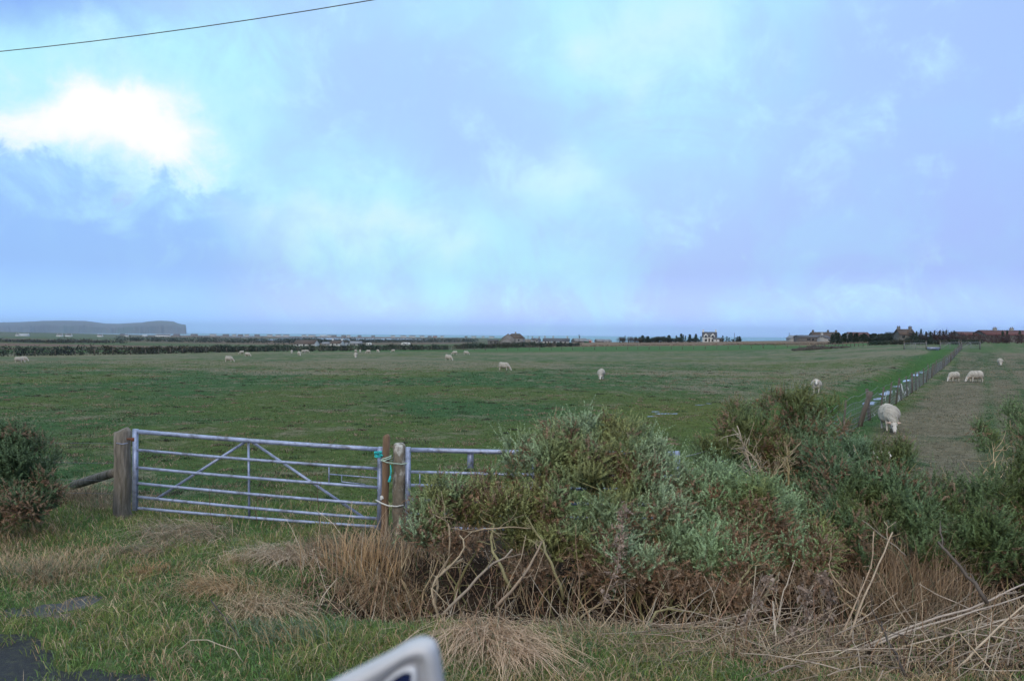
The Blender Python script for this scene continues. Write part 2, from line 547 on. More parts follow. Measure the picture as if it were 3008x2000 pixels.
def water(name, col, rough, bump, bs):
    m = bpy.data.materials.new(name)
    m.use_nodes = True
    t = m.node_tree; b = t.nodes['Principled BSDF']; k = NT(t)
    b.inputs['Base Color'].default_value = (*col, 1)
    b.inputs['Roughness'].default_value = rough
    b.inputs['Specular IOR Level'].default_value = 0.5
    c = nd(t, 'ShaderNodeTexCoord')
    bn = nd(t, 'ShaderNodeBump')
    bn.inputs['Strength'].default_value = bump
    k.link(k.noise(c.outputs['Object'], bs, 4, 0.6), bn.inputs['Height'])
    k.link(bn.outputs[0], b.inputs['Normal'])
    return m


M_sea = water('sea water', (0.07, 0.19, 0.26), 0.45, 1.0, 0.02)
M_loch = water('loch water', (0.10, 0.16, 0.20), 0.1, 0.05, 0.5)
M_pud = water('puddle water', (0.10, 0.11, 0.11), 0.06, 0.08, 6)
M_glass = water('mirror glass', (0.01, 0.02, 0.08), 0.05, 0.0, 1)

# ------------------------------------------------------------------ ground sheet
th = np.concatenate([np.linspace(-180, -48, 45)[:-1], np.linspace(-48, -40, 20)[:-1], np.linspace(-40, 40, 640), np.linspace(40, 48, 20)[1:], np.linspace(48, 180, 45)[1:-1]])
th = np.radians(th)
rr = np.concatenate([[0.6, 1.2, 2, 3, 4], np.geomspace(4.8, 60, 260), np.geomspace(60, 800, 190)[1:], np.geomspace(800, 5000, 60)[1:]])
TT, RR = np.meshgrid(th, rr, indexing='ij')
GX, GY = RR * np.sin(TT), RR * np.cos(TT)
GZ = gz(GX, GY)
nT, nR = TT.shape
gv = np.stack([GX, GY, GZ], -1).reshape(-1, 3)
i = np.arange(nT)[:, None]; j = np.arange(nR - 1)[None]
gq = np.stack([i * nR + j, ((i + 1) % nT) * nR + j, ((i + 1) % nT) * nR + j + 1, i * nR + j + 1], -1).reshape(-1, 4)


def lerp(a, b, t):
    return a * (1 - t)[..., None] + np.asarray(b, float) * t[..., None]


VERGE = np.array([0.070, 0.100, 0.034]); STRAW = np.array([0.26, 0.205, 0.135])


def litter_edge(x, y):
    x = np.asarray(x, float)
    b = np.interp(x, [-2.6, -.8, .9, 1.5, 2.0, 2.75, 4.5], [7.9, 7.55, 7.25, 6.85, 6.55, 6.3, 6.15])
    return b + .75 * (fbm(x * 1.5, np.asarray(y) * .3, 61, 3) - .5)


def zones(x, y):
    """albedo of the ground and how strawy it is"""
    s, t = fence_st(x, y)
    r = np.hypot(x, y)
    u = x / np.maximum(y, 1e-3)
    px = 1504 + F * u
    c = np.broadcast_to(VERGE, x.shape + (3,)).copy()
    straw = 0.35 + 0 * x
    # grazed field, its greens darkened for the flash falling off
    fld = sstep(11.0, 12.5, y)
    g = lerp(np.broadcast_to(np.array([0.036, 0.084, 0.027]), c.shape), np.array([0.062, 0.094, 0.025]), sstep(0.42, 0.68, fbm(x * 0.09, y * 0.09, 31)))
    yel = np.exp(-(((px - 2080) / 330) ** 2 + ((y - 30) / 16) ** 2))
    g = lerp(g, np.array([0.085, 0.098, 0.024]), yel * 0.8)
    c = lerp(c, 0, 0 * y) * (1 - fld)[..., None] + g * fld[..., None]
    grey = sstep(45, 110, y) * sstep(300, 170, y)
    straw = straw * (1 - fld) + fld * (0.50 + 0.24 * grey + 0.36 * sstep(0.48, 0.66, fbm(x * 0.05, y * 0.10, 33)))
    straw = straw * (1 - 0.35 * yel)
    # fresh strip of grass beyond the far fence
    gs = sstep(205, 235, y) * sstep(345, 325, y)
    c = lerp(c, np.array([0.045, 0.105, 0.030]), gs); straw = straw * (1 - gs) + 0.10 * gs
    # ditch side: wet green
    dg = np.exp(-((t + 2.6) / 1.5) ** 2) * sstep(5, 20, s)
    c = lerp(c, np.array([0.038, 0.095, 0.020]), dg); straw = straw * (1 - dg)
    # mown field right of the fence
    mw = sstep(0.3, 1.0, t) * sstep(9.5, 13, y)
    st = fbm(t * 0.34, s * 0.015, 40, 3) * 0.42 + fbm(x * 0.16, y * 0.16, 41) * 0.28 + fbm(x * 1.1, y * 1.1, 42) * 0.30
    mc = lerp(np.broadcast_to(np.array([0.125, 0.112, 0.072]), c.shape), np.array([0.040, 0.070, 0.028]), sstep(0.40, 0.52, st))
    tr = np.exp(-((t - 3.6) / .28) ** 2) + np.exp(-((t - 5.3) / .28) ** 2) + np.exp(-((t - 9.6) / .3) ** 2) + np.exp(-((t - 11.3) / .3) ** 2)
    mc = lerp(mc, np.array([0.050, 0.085, 0.032]), np.clip(tr * .75 * (.5 + vnoise(s * .15, t, 44)), 0, 1))
    mc = lerp(mc, np.array([0.06, 0.10, 0.035]), sstep(130, 136, s) * 0.85)
    c = lerp(c, 0, 0 * y) * (1 - mw)[..., None] + mc * mw[..., None]
    straw = straw * (1 - mw) + mw * (0.30 + 0.35 * sstep(.45, .6, fbm(t * .45 + 3, s * .02, 46, 3)))
    # brown rough ground in front of the far houses, heath and pasture beyond
    br = sstep(320, 345, y) * sstep(1450, 1560, px) + sstep(150, 175, y) * sstep(2740, 2780, px) * 0 + sstep(255, 275, y) * sstep(2250, 2400, px)
    br = np.clip(br, 0, 1)
    c = lerp(c, np.array([0.150, 0.105, 0.070]), br); straw = straw * (1 - br) + br * 0.45
    pl = sstep(230, 300, y) * (1 - sstep(1350, 1520, px))
    band = fbm(x * 0.0012 + 7, np.log(np.maximum(y, 1)) * 6.0, 50, 4)
    pc = lerp(np.broadcast_to(np.array([0.060, 0.085, 0.035]), c.shape), np.array([0.125, 0.082, 0.060]), sstep(0.42, 0.58, band))
    pc = lerp(pc, np.array([0.030, 0.042, 0.026]), sstep(0.60, 0.72, band) * 0.8)
    c = lerp(c, 0, 0 * y) * (1 - pl)[..., None] + pc * pl[..., None]
    straw = straw * (1 - pl) + 0.05 * pl
    # leaf litter under the gorse, with the hollow's shade put into its brown
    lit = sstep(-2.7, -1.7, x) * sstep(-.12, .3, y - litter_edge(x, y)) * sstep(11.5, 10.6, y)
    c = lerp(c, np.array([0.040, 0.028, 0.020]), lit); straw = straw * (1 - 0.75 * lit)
    return c, np.clip(straw, 0, 1)


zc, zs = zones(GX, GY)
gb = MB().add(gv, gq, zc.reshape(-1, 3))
gme = gb.mesh('ground', smooth=True)
sa = gme.attributes.new('straw', 'FLOAT', 'POINT')
sa.data.foreach_set('value', zs.astype(np.float32).ravel())


def ground_material():
    m = bpy.data.materials.new('ground')
    m.use_nodes = True
    t = m.node_tree; b = t.nodes['Principled BSDF']; k = NT(t)
    c = nd(t, 'ShaderNodeTexCoord'); vec = c.outputs['Object']
    a = nd(t, 'ShaderNodeAttribute', attribute_name='Col')
    s = nd(t, 'ShaderNodeAttribute', attribute_name='straw')
    n1 = k.noise(vec, 0.55, 6, 0.62, 0.2)
    n2 = k.noise(vec, 3.2, 6, 0.68)
    n3 = k.noise(vec, 14.0, 4, 0.7)
    n4 = k.noise(vec, 0.16, 4, 0.6)
    f = k.math('ADD', k.mapr(n2, 0.3, 0.7, 0.55, 1.35, False), k.mapr(n3, 0.3, 0.7, -0.28, 0.28, False))
    vm = nd(t, 'ShaderNodeVectorMath', operation='SCALE')
    k.link(a.outputs['Color'], vm.inputs[0]); k.link(f, vm.inputs['Scale'])
    # straw: mid scale patches, broken by fine noise
    p = k.math('ADD', k.math('MULTIPLY', n1, 0.75), k.math('MULTIPLY', n2, 0.42))
    p = k.math('ADD', p, k.math('MULTIPLY', n4, 0.30))
    p = k.math('ADD', p, k.math('MULTIPLY', n3, 0.22))
    thr = k.math('SUBTRACT', 1.06, k.math('MULTIPLY', s.outputs['Fac'], 0.36))
    q = nd(t, 'ShaderNodeMapRange', clamp=True); q.interpolation_type = 'SMOOTHSTEP'
    k.link(k.math('SUBTRACT', p, thr), q.inputs[0])
    q.inputs[1].default_value = -0.03; q.inputs[2].default_value = 0.16
    straw = k.mix(n3, (0.095, 0.084, 0.055), (0.225, 0.195, 0.145))
    col = k.mix(k.math('MULTIPLY', q.outputs[0], 0.80), vm.outputs[0], straw)
    # small dark muddy hollows
    n5 = k.noise(vec, 1.15, 5, 0.7, 0.5)
    col = k.mix(k.math('MULTIPLY', k.mapr(n5, 0.64, 0.74), 0.55), col, (0.035, 0.032, 0.020))
    k.link(col, b.inputs['Base Color'])
    b.inputs['Roughness'].default_value = 0.95
    b.inputs['Specular IOR Level'].default_value = 0.1
    bn = nd(t, 'ShaderNodeBump'); bn.inputs['Strength'].default_value = 0.9; bn.inputs['Distance'].default_value = 0.10
    k.link(k.math('ADD', n2, k.math('MULTIPLY', n3, 0.4)), bn.inputs['Height'])
    k.link(bn.outputs[0], b.inputs['Normal'])
    return m


gme.materials.append(ground_material())
ground = bpy.data.objects.new('ground', gme)
C.objects.link(ground)
tag(ground, kind='structure')

# road: worn asphalt, ragged edge
xs = np.concatenate([np.linspace(-60, -14, 20), np.linspace(-13.8, 4, 260), np.linspace(4.5, 60, 30)])
ed = road_edge(xs)
rows = np.array([0, 0.25, 0.5, 0.75, 0.9, 0.985, 1.0])
RX = np.repeat(xs[:, None], len(rows), 1)
RY = -7.0 + (ed[:, None] + 7.0) * rows[None]
RZ = gz(RX, RY) + 0.004 + 0.012 * (rows[None] < 0.99)
RZ[:, -1] -= 0.03
i = np.arange(len(xs) - 1)[:, None]; j = np.arange(len(rows) - 1)[None]; k_ = len(rows)
M_asph = mat('wet asphalt', (0.017, 0.017, 0.020), 0.5, var=0.7, scale=40, bump=1.0, bscale=120, dirt=(0.045, 0.047, 0.028), spec=0.3)
tag(MB().add(np.stack([RX, RY, RZ], -1).reshape(-1, 3), np.stack([i * k_ + j, (i + 1) * k_ + j, (i + 1) * k_ + j + 1, i * k_ + j + 1], -1).reshape(-1, 4)).build('road', M_asph), kind='structure')

# sea
sb = MB()
sx = np.linspace(-16000, 24000, 60); sy = np.geomspace(1200, 24500, 60)
SX, SY = np.meshgrid(sx, sy, indexing='ij')
i = np.arange(59)[:, None]; j = np.arange(59)[None]
sb.add(np.stack([SX, SY, SX * 0 - 12.0], -1).reshape(-1, 3), np.stack([i * 60 + j, (i + 1) * 60 + j, (i + 1) * 60 + j + 1, i * 60 + j + 1], -1).reshape(-1, 4))
tag(sb.build('sea', M_sea), kind='structure')


def sheet(name, mt, cx, cy, rx, ry, z, rz=0.0, n=40, irr=0.35, seed=0, kind='structure'):
    a = np.arange(n) * 2 * math.pi / n
    g = np.random.default_rng(seed)
    k = 1 + irr * (sum(np.sin(a * q + g.random() * 6.28) / q ** 0.6 for q in (2, 3, 5, 7)) / 2.2)
    x, y = np.cos(a) * rx * k, np.sin(a) * ry * k
    X = cx + x * math.cos(rz) - y * math.sin(rz); Y = cy + x * math.sin(rz) + y * math.cos(rz)
    m = MB().add(np.vstack([[[cx, cy, z]], np.stack([X, Y, X * 0 + z], 1)]), [(0, 1 + q, 1 + (q + 1) % n) for q in range(n)])
    return tag(m.build(name, mt), kind=kind)


# lochs on the plain
for sd_, (pa, pb, Y, dep, z) in enumerate(((780, 880, 1500, 140, -9.9), (930, 1255, 1800, 230, -10.25), (820, 1000, 2080, 90, -10.4), (680, 750, 2150, 60, -10.3))):
    xa, xb = (pa - 1504) / F * Y, (pb - 1504) / F * Y
    zt = float(gz((xa + xb) / 2, Y)) + 0.35
    sheet('loch', M_loch, (xa + xb) / 2, Y, (xb - xa) / 2, dep, zt, 0, 60, 0.15, sd_)

# headland across the bay
hp = [(-2600, 935), (-1500, 942), (-700, 950), (-200, 948), (0, 946.5), (60, 945), (130, 941.2), (200, 940.6), (250, 941.5), (285, 946), (310, 949.5), (345, 950.5), (385, 948),
      (415, 946.5), (440, 942.5), (465, 940.8), (490, 941.5), (510, 943.3), (525, 949.5), (533, 951.5), (543, 952.2), (546, 955), (547.5, 966)]
HD = 6500.0
cols = np.concatenate([np.linspace(-2600, 0, 60)[:-1], np.linspace(0, 547.5, 260)])
hr = np.interp(cols, [a for a, b in hp], [b for a, b in hp])
prof = [(-30, 0.0), (0, 0.04), (25, 0.45), (60, 0.62), (300, 0.80), (700, 1.0), (1400, 0.9), (2600, 0.3), (3200, 0.0)]
hv = []
for c_, r_ in zip(cols, hr):
    top = at(c_, r_, HD + 500)[2]
    x0 = (c_ - 1504) / F
    jag = 60 * (vnoise(c_ * 0.09, 0.5, 70) - 0.5) + 30 * (vnoise(c_ * 0.35, 2.5, 71) - 0.5)
    for d_, h_ in prof:
        Y = HD + d_ + (jag if d_ < 100 else 0)
        z = -14 + (top + 14) * h_ * (1 + (0.08 * (vnoise(c_ * 0.2, d_ * 0.01, 72) - 0.5) if 0.1 < h_ < 0.95 else 0))
        hv.append((x0 * Y, Y, z))
kp = len(prof)
i = np.arange(len(cols) - 1)[:, None]; j = np.arange(kp - 1)[None]
hb = MB().add(np.array(hv), np.stack([i * kp + j, (i + 1) * kp + j, (i + 1) * kp + j + 1, i * kp + j + 1], -1).reshape(-1, 4))
e0 = (len(cols) - 1) * kp
hb.f.append(np.array([[e0 + q for q in range(kp)]]))
M_head = mat('headland rock and heath', (0.075, 0.06, 0.055), 0.95, var=0.5, scale=0.006, dirt=(0.05, 0.06, 0.035))
tag(hb.build('headland', M_head, smooth=False), kind='structure')


# ------------------------------------------------------------------ haze
hz = MB().box((4000, 11500, 75), (40400, 27000, 330))
M_haze = bpy.data.materials.new('haze')
M_haze.use_nodes = True
_t = M_haze.node_tree
_t.nodes.remove(_t.nodes['Principled BSDF'])
_v = nd(_t, 'ShaderNodeVolumePrincipled')
_v.inputs['Color'].default_value = (0.84, 0.90, 1.0, 1)
_v.inputs['Density'].default_value = 0.85e-4
_v.inputs['Anisotropy'].default_value = 0.88
_t.links.new(_v.outputs[0], _t.nodes['Material Output'].inputs['Volume'])
tag(hz.build('haze', M_haze), kind='stuff')


# ------------------------------------------------------------------ sheep
def sheep_mesh(pose, vox=0.02):
    b = MB()
    prims = []                                             # (kind, a, b, ra, rb)

    def ell(c, r, kind):
        b.sphere(c, r, 20, 14); prims.append((kind, np.array(c), np.array(c), min(r), min(r)))

    def cap(p, q, ra, rb, kind):
        p, q = np.array(p, float), np.array(q, float)
        pts = np.array([p + (q - p) * f for f in np.linspace(0, 1, 5)])
        b.tube(pts, np.linspace(ra, rb, 5), 10)
        b.sphere(p, ra, 10, 8); b.sphere(q, rb, 10, 8)
        prims.append((kind, p, q, ra, rb))
    lie = pose == 'lie'
    dz = -0.26 if lie else 0.0
    ell((-0.02, 0, .53 + dz), (.44, .31, .275), 'w')
    ell((-.26, 0, .56 + dz), (.25, .28, .26), 'w'); ell((.24, 0, .54 + dz), (.25, .26, .265), 'w')
    ell((0, 0, .44 + dz), (.35, .28, .22), 'w')
    cap((-.44, 0, .55 + dz), (-.51, 0, .36 + dz), .055, .035, 'w')
    if not lie:
        for s in (-1, 1):
            cap((.28, .13 * s, .42), (.29, .125 * s, .20), .075, .036, 'l'); cap((.29, .125 * s, .20), (.30, .125 * s, .02), .034, .030, 'l')
            cap((-.36, .14 * s, .46), (-.31, .14 * s, .33), .11, .075, 'w'); cap((-.31, .14 * s, .33), (-.42, .13 * s, .20), .06, .034, 'l')
            cap((-.42, .13 * s, .20), (-.40, .13 * s, .02), .034, .030, 'l')
    hy = 0.0
    if pose == 'graze':
        cap((.38, 0, .54), (.60, 0, .30), .17, .115, 'w'); h0, h1 = np.array([.63, 0, .27]), np.array([.74, 0, .07])
    elif pose == 'turn':
        cap((.38, 0, .54), (.60, .10, .30), .17, .115, 'w'); h0, h1 = np.array([.62, .14, .27]), np.array([.70, .24, .07])
    elif pose == 'lie':
        cap((.36, 0, .34), (.52, .03, .48), .15, .11, 'w'); h0, h1 = np.array([.54, .04, .50]), np.array([.72, .08, .40])
    else:
        cap((.36, 0, .58), (.53, 0, .70), .17, .12, 'w'); h0, h1 = np.array([.57, 0, .73]), np.array([.75, 0, .58])
    cap(h0, h1, .088, .052, 'f')
    ax = (h1 - h0) / np.linalg.norm(h1 - h0)
    side = np.cross(ax, [0, 0, 1.0]); side = np.array([-ax[1], ax[0], 0]) if abs(ax[0]) + abs(ax[1]) > .05 else np.array([0, 1.0, 0])
    side /= np.linalg.norm(side)
    for s in (-1, 1):
        cap(h0 - ax * .03 + side * .07 * s, h0 - ax * .05 + side * .185 * s + np.array([0, 0, .005]), .034, .022, 'e')
    ob = bpy.data.objects.new('tmp', b.mesh('tmp'))
    C.objects.link(ob)
    md = ob.modifiers.new('r', 'REMESH'); md.mode = 'VOXEL'; md.voxel_size = vox
    ms = ob.modifiers.new('s', 'SMOOTH'); ms.iterations = 3; ms.factor = 0.5
    dg = bpy.context.evaluated_depsgraph_get()
    me = bpy.data.meshes.new_from_object(ob.evaluated_get(dg), depsgraph=dg)
    bpy.data.objects.remove(ob)
    nv = len(me.vertices)
    co = np.empty(nv * 3, np.float32); me.vertices.foreach_get('co', co); co = co.reshape(-1, 3).astype(float)
    no = np.empty(nv * 3, np.float32); me.vertices.foreach_get('normal', no); no = no.reshape(-1, 3)
    best = np.full(nv, 1e9); kind = np.full(nv, 'w')
    for (k, p, q, ra, rb) in prims:
        d = q - p; L = max(float(d @ d), 1e-9)
        t = np.clip((co - p) @ d / L, 0, 1)
        dist = np.linalg.norm(co - (p + t[:, None] * d), axis=1) - (ra + (rb - ra) * t)
        if L < 1e-8:
            dist = dist * 0.6
        u = dist < best
        best[u] = dist[u]; kind[u] = k
    for (k, p, q, ra, rb) in prims:                         # face, ear and leg skin win where they surface
        if k in 'fel':
            d = q - p; L = float(d @ d)
            t = (co - p) @ d / L
            dist = np.linalg.norm(co - (p + np.clip(t, 0, 1)[:, None] * d), axis=1) - (ra + (rb - ra) * np.clip(t, 0, 1))
            kind[(dist < 0.014) & ((t > (0.45 if k == 'l' and p[2] > .3 else -0.2)))] = k
    col = np.zeros((nv, 3))
    col[kind == 'w'] = (0.36, 0.33, 0.285)
    col[kind == 'f'] = (0.52, 0.485, 0.44)
    col[kind == 'e'] = (0.50, 0.36, 0.30)
    col[kind == 'l'] = (0.50, 0.45, 0.39)
    g = fbm(co[:, 0] * 9 + 5, co[:, 1] * 9 + co[:, 2] * 7, 80, 3)
    wl = kind == 'w'
    col[wl] *= (0.62 + 0.70 * g[wl])[:, None]
    low = wl & (co[:, 2] < .36 + dz)
    col[low] = col[low] * np.array([0.80, 0.74, 0.66])      # darker, browner belly wool
    up = np.cross(side, ax); up = up if up[2] > 0 or abs(up[2]) < .3 else -up
    if (up @ np.array([1, 0, 0.6])) < 0:
        up = -up
    for s in (-1, 1):
        e = h0 + (h1 - h0) * 0.36 + side * .062 * s + up * .040
        col[(np.linalg.norm(co - e, axis=1) < .024)] = (0.02, 0.018, 0.016)
        nstr = h1 + side * .022 * s + up * .03 + ax * .035
        col[(np.linalg.norm(co - nstr, axis=1) < .016)] = (0.10, 0.06, 0.06)
    hoof = (kind == 'l') & (co[:, 2] < .035)
    col[hoof] = (0.05, 0.045, 0.04)
    disp = np.where(wl, 0.055 * (fbm(co[:, 0] * 14, co[:, 1] * 14 + co[:, 2] * 12, 81, 3) - 0.5), 0)
    co = co + no * disp[:, None]
    me.vertices.foreach_set('co', co.astype(np.float32).ravel())
    me.polygons.foreach_set('use_smooth', np.ones(len(me.polygons), bool))
    ca = me.color_attributes.new('Col', 'FLOAT_COLOR', 'POINT')
    ca.data.foreach_set('color', np.hstack([col, np.ones((nv, 1))]).astype(np.float32).ravel())
    me.materials.clear()
    me.materials.append(M_wool)
    me.update()
    me.name = 'sheep'
    return me


SHEEP = {p: sheep_mesh(p, 0.017) for p in ('graze', 'turn', 'stand', 'lie')}
#  px, row of feet, heading (deg, 0 = facing right, -90 = facing the camera), pose, height px, label
FLOCK = [
    (2612, 1264, -78, 'graze', 75, 'large cream sheep grazing head down beside the wire netting fence, nearest one'),
    (2398, 1155, -90, 'stand', 40, 'sheep standing and staring straight at the viewer beside the wet ditch'),
    (1766, 1114, -95, 'graze', 30, 'lone sheep grazing head on in mid field left of the yellowish grass'),
    (1480, 1088, -15, 'graze', 24, 'lone sheep grazing side on in mid field, its head to the right'),
    (1317, 1059, -35, 'graze', 17, 'sheep grazing just below a pair of sheep left of the big grey house'),
    (1336, 1042, 190, 'graze', 11, 'left sheep of the far pair, its head to the left'),
    (1369, 1042, -10, 'graze', 11, 'right sheep of the far pair, its head to the right'),
    (1045, 1051, -90, 'graze', 15, 'sheep grazing head on in front of another sheep near the long hedge'),
    (1045, 1037, 90, 'graze', 10, 'sheep seen from behind, right above the head on sheep near the hedge'),
    (1058, 1035, -90, 'graze', 6, 'tiny far sheep just right of the two sheep in line by the hedge'),
    (1082, 1038, 165, 'graze', 10, 'far side on sheep second right of the two sheep in line'),
    (1110, 1035, -60, 'graze', 7, 'far sheep between the caravans and the field, middle of three'),
    (1155, 1034, 180, 'graze', 7, 'far sheep below the right hand caravan, its head to the left'),
    (879, 1045, -75, 'graze', 13, 'larger sheep of the far trio below the white house, head on'),
    (891, 1037, 20, 'graze', 7, 'middle sheep of the far trio below the white house'),
    (901, 1036, 0, 'graze', 6, 'rightmost small sheep of the far trio below the white house'),
    (857, 1037, -90, 'graze', 7, 'small far sheep by itself left of the trio below the white house'),
    (727, 1047, -30, 'graze', 12, 'sheep grazing near the hedge, its head to the right, beside a smaller one'),
    (710, 1040, 195, 'graze', 8, 'smaller sheep close to the hedge, its head to the left'),
    (672, 1063, -12, 'graze', 17, 'sheep grazing side on in the left half of the pale grass'),
    (55, 1065, -5, 'graze', 17, 'front sheep of the overlapping pair at the far left'),
    (70, 1061, -30, 'graze', 14, 'rear sheep of the overlapping pair at the far left'),
    (2802, 1120, 232, 'graze', 27, 'left sheep of the grazing pair in the mown field'),
    (2866, 1122, 214, 'graze', 33, 'right sheep of the grazing pair in the mown field, showing its legs'),
    (2938, 1073, -85, 'graze', 20, 'sheep grazing alone farthest back in the mown field'),
    (2550, 1392, -60, 'lie', 60, 'sheep lying half hidden behind the gorse branches'),
]
SHEEP_POS = []
for (px, py, hd, pose, hp_, lab) in FLOCK:
    p = ground_at(px, py, 12.0)
    SHEEP_POS.append(p)
    o = bpy.data.objects.new('sheep', SHEEP[pose])
    C.objects.link(o)
    sc_ = float(np.clip(hp_ / F * p[1] / 0.79, 0.85, 1.18)) if pose != 'lie' else 1.0
    o.location = (p[0], p[1], p[2] - 0.015 - (0.0 if pose != 'lie' else -0.01))
    o.scale = (sc_,) * 3
    o.rotation_euler = (0, 0, math.radians(hd) - math.atan2(p[0], p[1]))
    tag(o, lab, 'sheep', 'sheep in the fields')

# ------------------------------------------------------------------ gates and posts
GL, GR = at(398, 1268, 11.2), at(1117, 1320, 10.6)
LEFTZ = [1.269, 1.004, .749, .524, .328, .166]
RIGHTZ = [1.123, .858, .603, .371, .176, .065]


def gate_parts(root, A, B, zl, zr, detail=True, second=False):
    A2, B2 = np.array(A[:2]), np.array(B[:2])

    def pt(t, za, zb):
        q = A2 + (B2 - A2) * t
        return np.array([q[0], q[1], za + (zb - za) * t])
    nrm = np.array([-(B2 - A2)[1], (B2 - A2)[0]]); nrm /= np.linalg.norm(nrm)
    back = np.array([nrm[0], nrm[1], 0])
    ang = math.atan2(B2[1] - A2[1], B2[0] - A2[0])
    def rail(name, k, r):
        pts = [pt(t, zl[k], zr[k]) + np.array([0, 0, -0.012 * math.sin(math.pi * t)]) for t in np.linspace(0.012, 0.988, 9)]
        MB().tube(pts, r, 12).build(name, M_galv, root, smooth=True)
    rail('top_rail', 0, .031)
    for k in range(1, len(zl)):
        rail('rail', k, .0205)
    for name, t in (('hinge_stile', 0.0), ('latch_stile', 1.0)):
        za, zb = pt(t, zl[-1], zr[-1]), pt(t, zl[0], zr[0])
        mid = (za + zb) / 2
        MB().box(mid, (0.062, 0.05, zb[2] - za[2] + 0.07), ang).build(name, M_galv, root)
    tops = pt(.465, zl[0], zr[0])
    MB().tube([pt(.47, zl[0] - .02, zr[0] - .02) + back * .034, pt(.475, zl[-1], zr[-1]) + back * .034], .017, 8).build('upright', M_galv, root)
    if not second:
        for t0, t1, k0 in ((.455, .085, 4), (.485, .93, 4)):
            MB().tube([pt(t0, zl[0] - .04, zr[0] - .04) + back * .05, pt(t1, zl[k0] - .01, zr[k0] - .01) + back * .05], .019, 8).build('brace', M_galv, root)
    else:
        q = pt(.235, zl[0], zr[0])
        MB().box(q + back * 0.03 - np.array([0, 0, .12]), (.085, .008, .24), ang).build('strap', M_galv, root)
    # latch bracket between the second and third rail
    t = 0.80 if not second else 0.045
    a, b_ = pt(t, zl[1], zr[1]), pt(t, zl[2], zr[2])
    lt = MB().tube([a, b_], .009, 6)
    if not second:
        m = (a + b_) / 2
        e = pt(1.03, (zl[1] + zl[2]) / 2, (zr[1] + zr[2]) / 2)
        lt.tube([m, e], .009, 6)
        k1 = m + (e - m) * .22; k2 = m + (e - m) * .62
        lt.tube([k1, k1 - np.array([0, 0, .09]), k2 - np.array([0, 0, .10])], .007, 6)
    lt.build('latch', M_galv, root)


g1 = thing('field_gate', 'galvanised six rail field gate with crossed braces between two wooden posts', 'gate', (GL[0], GL[1], 0))
gate_parts(g1, GL, GR, LEFTZ, RIGHTZ)
G2L, G2R = at(1199, 1322, 10.55), at(1990, 1330, 10.3)
g2 = thing('field_gate', 'galvanised field gate mostly hidden behind the big gorse bush', 'gate', (G2L[0], G2L[1], 0))
gate_parts(g2, G2L, G2R, [1.13, .83, .65, .45, .26, .08], [1.14, .84, .66, .46, .27, .09], second=True)


def log_post(name, px, row_top, Y, dia, label, mt, lean=(0, 0), square=False, lichen=None):
    top = at(px, row_top, Y)
    x, y, z1 = top
    z0 = float(gz(x, y)) - 0.25
    g = np.random.default_rng(int(px))
    k = 14; m = 12
    t = np.linspace(0, 1, m)
    pts = np.stack([x + lean[0] * (t - 1) + 0.006 * g.standard_normal(m), y + lean[1] * (t - 1) + 0.006 * g.standard_normal(m), z0 + (z1 - z0) * t], 1)
    rad = dia / 2 * (1.06 - .06 * t) * (1 + .025 * g.standard_normal(m))
    rad[-1] *= .80; pts[-1, 2] = z1
    pts[-2, 2] = z1 - dia * .13
    b = MB().tube(pts, rad, k)
    v = b.v[0].reshape(m, k, 3)
    v += (g.random((1, k, 1)) - .5) * dia * .06 * np.array([1, 1, 0])
    r = thing(name, label, 'post', (x, y, z0 + .25))
    b.build('shaft', mt, r, smooth=True)
    if lichen:
        lb = MB()
        for q in range(lichen):
            a = -math.pi / 2 + (g.random() - .5) * 1.6
            zz = z0 + .35 + (z1 - z0 - .5) * g.random() ** 1.2 * .75
            c = np.array([x + math.cos(a) * dia * .5, y + math.sin(a) * dia * .5, zz])
            lb.sphere(c, (.010 + .03 * g.random(), .012, .012 + .035 * g.random()), 8, 6, rough=.35, seed=q)
        lb.build('lichen', M_lichen, r)
    return r


log_post('gate_post', 359, 1262, 11.3, .225, 'thick weathered grey gate post at the hinge side of the braced gate', M_post)
log_post('gate_post', 1174, 1304, 10.62, .175, 'round gate post with white lichen patches between the two gates', M_lpost)
log_post('wooden_stake', 1135, 1279, 10.5, .098, 'tall thin brown stake tied up between gate and lichened post', M_stake, lean=(.03, 0))
# strut and wires left of the first post
p0, p1 = at(345, 1385, 11.45), at(215, 1425, 12.4)
tag(MB().tube([p0 + (p1 - p0) * q for q in np.linspace(0, 1, 6)], [.065, .068, .07, .068, .07, .065], 12).build('fence_strut', M_post, loc=p1, smooth=True),
    'round wooden strut propped against the back of the thick gate post', 'strut')
wf = thing('wire_fence', 'plain wire fence strands running left from the thick gate post into gorse', 'fence', (at(359, 1470, 11.3)[0], 11.3, 0))
for row in (1303, 1361, 1412, 1450):
    a = at(350, row, 11.32); b_ = a + np.array([-5.5, 0.35, 0.05])
    MB().tube([a, (a + b_) / 2 - np.array([0, 0, .03]), b_], .0028, 5).build('wire', M_wire, wf)
hb_ = MB().tube([at(372, 1289, 11.25), at(400, 1290, 11.2)], .014, 8).box(at(392, 1290, 11.2), (.05, .05, .05))
hb_.build('hinge', M_rust, g1)
MB().tube([at(342, 1301, 11.18), at(359, 1304, 11.17), at(376, 1301, 11.18)], .006, 6).build('hinge_strap', M_galv, g1)

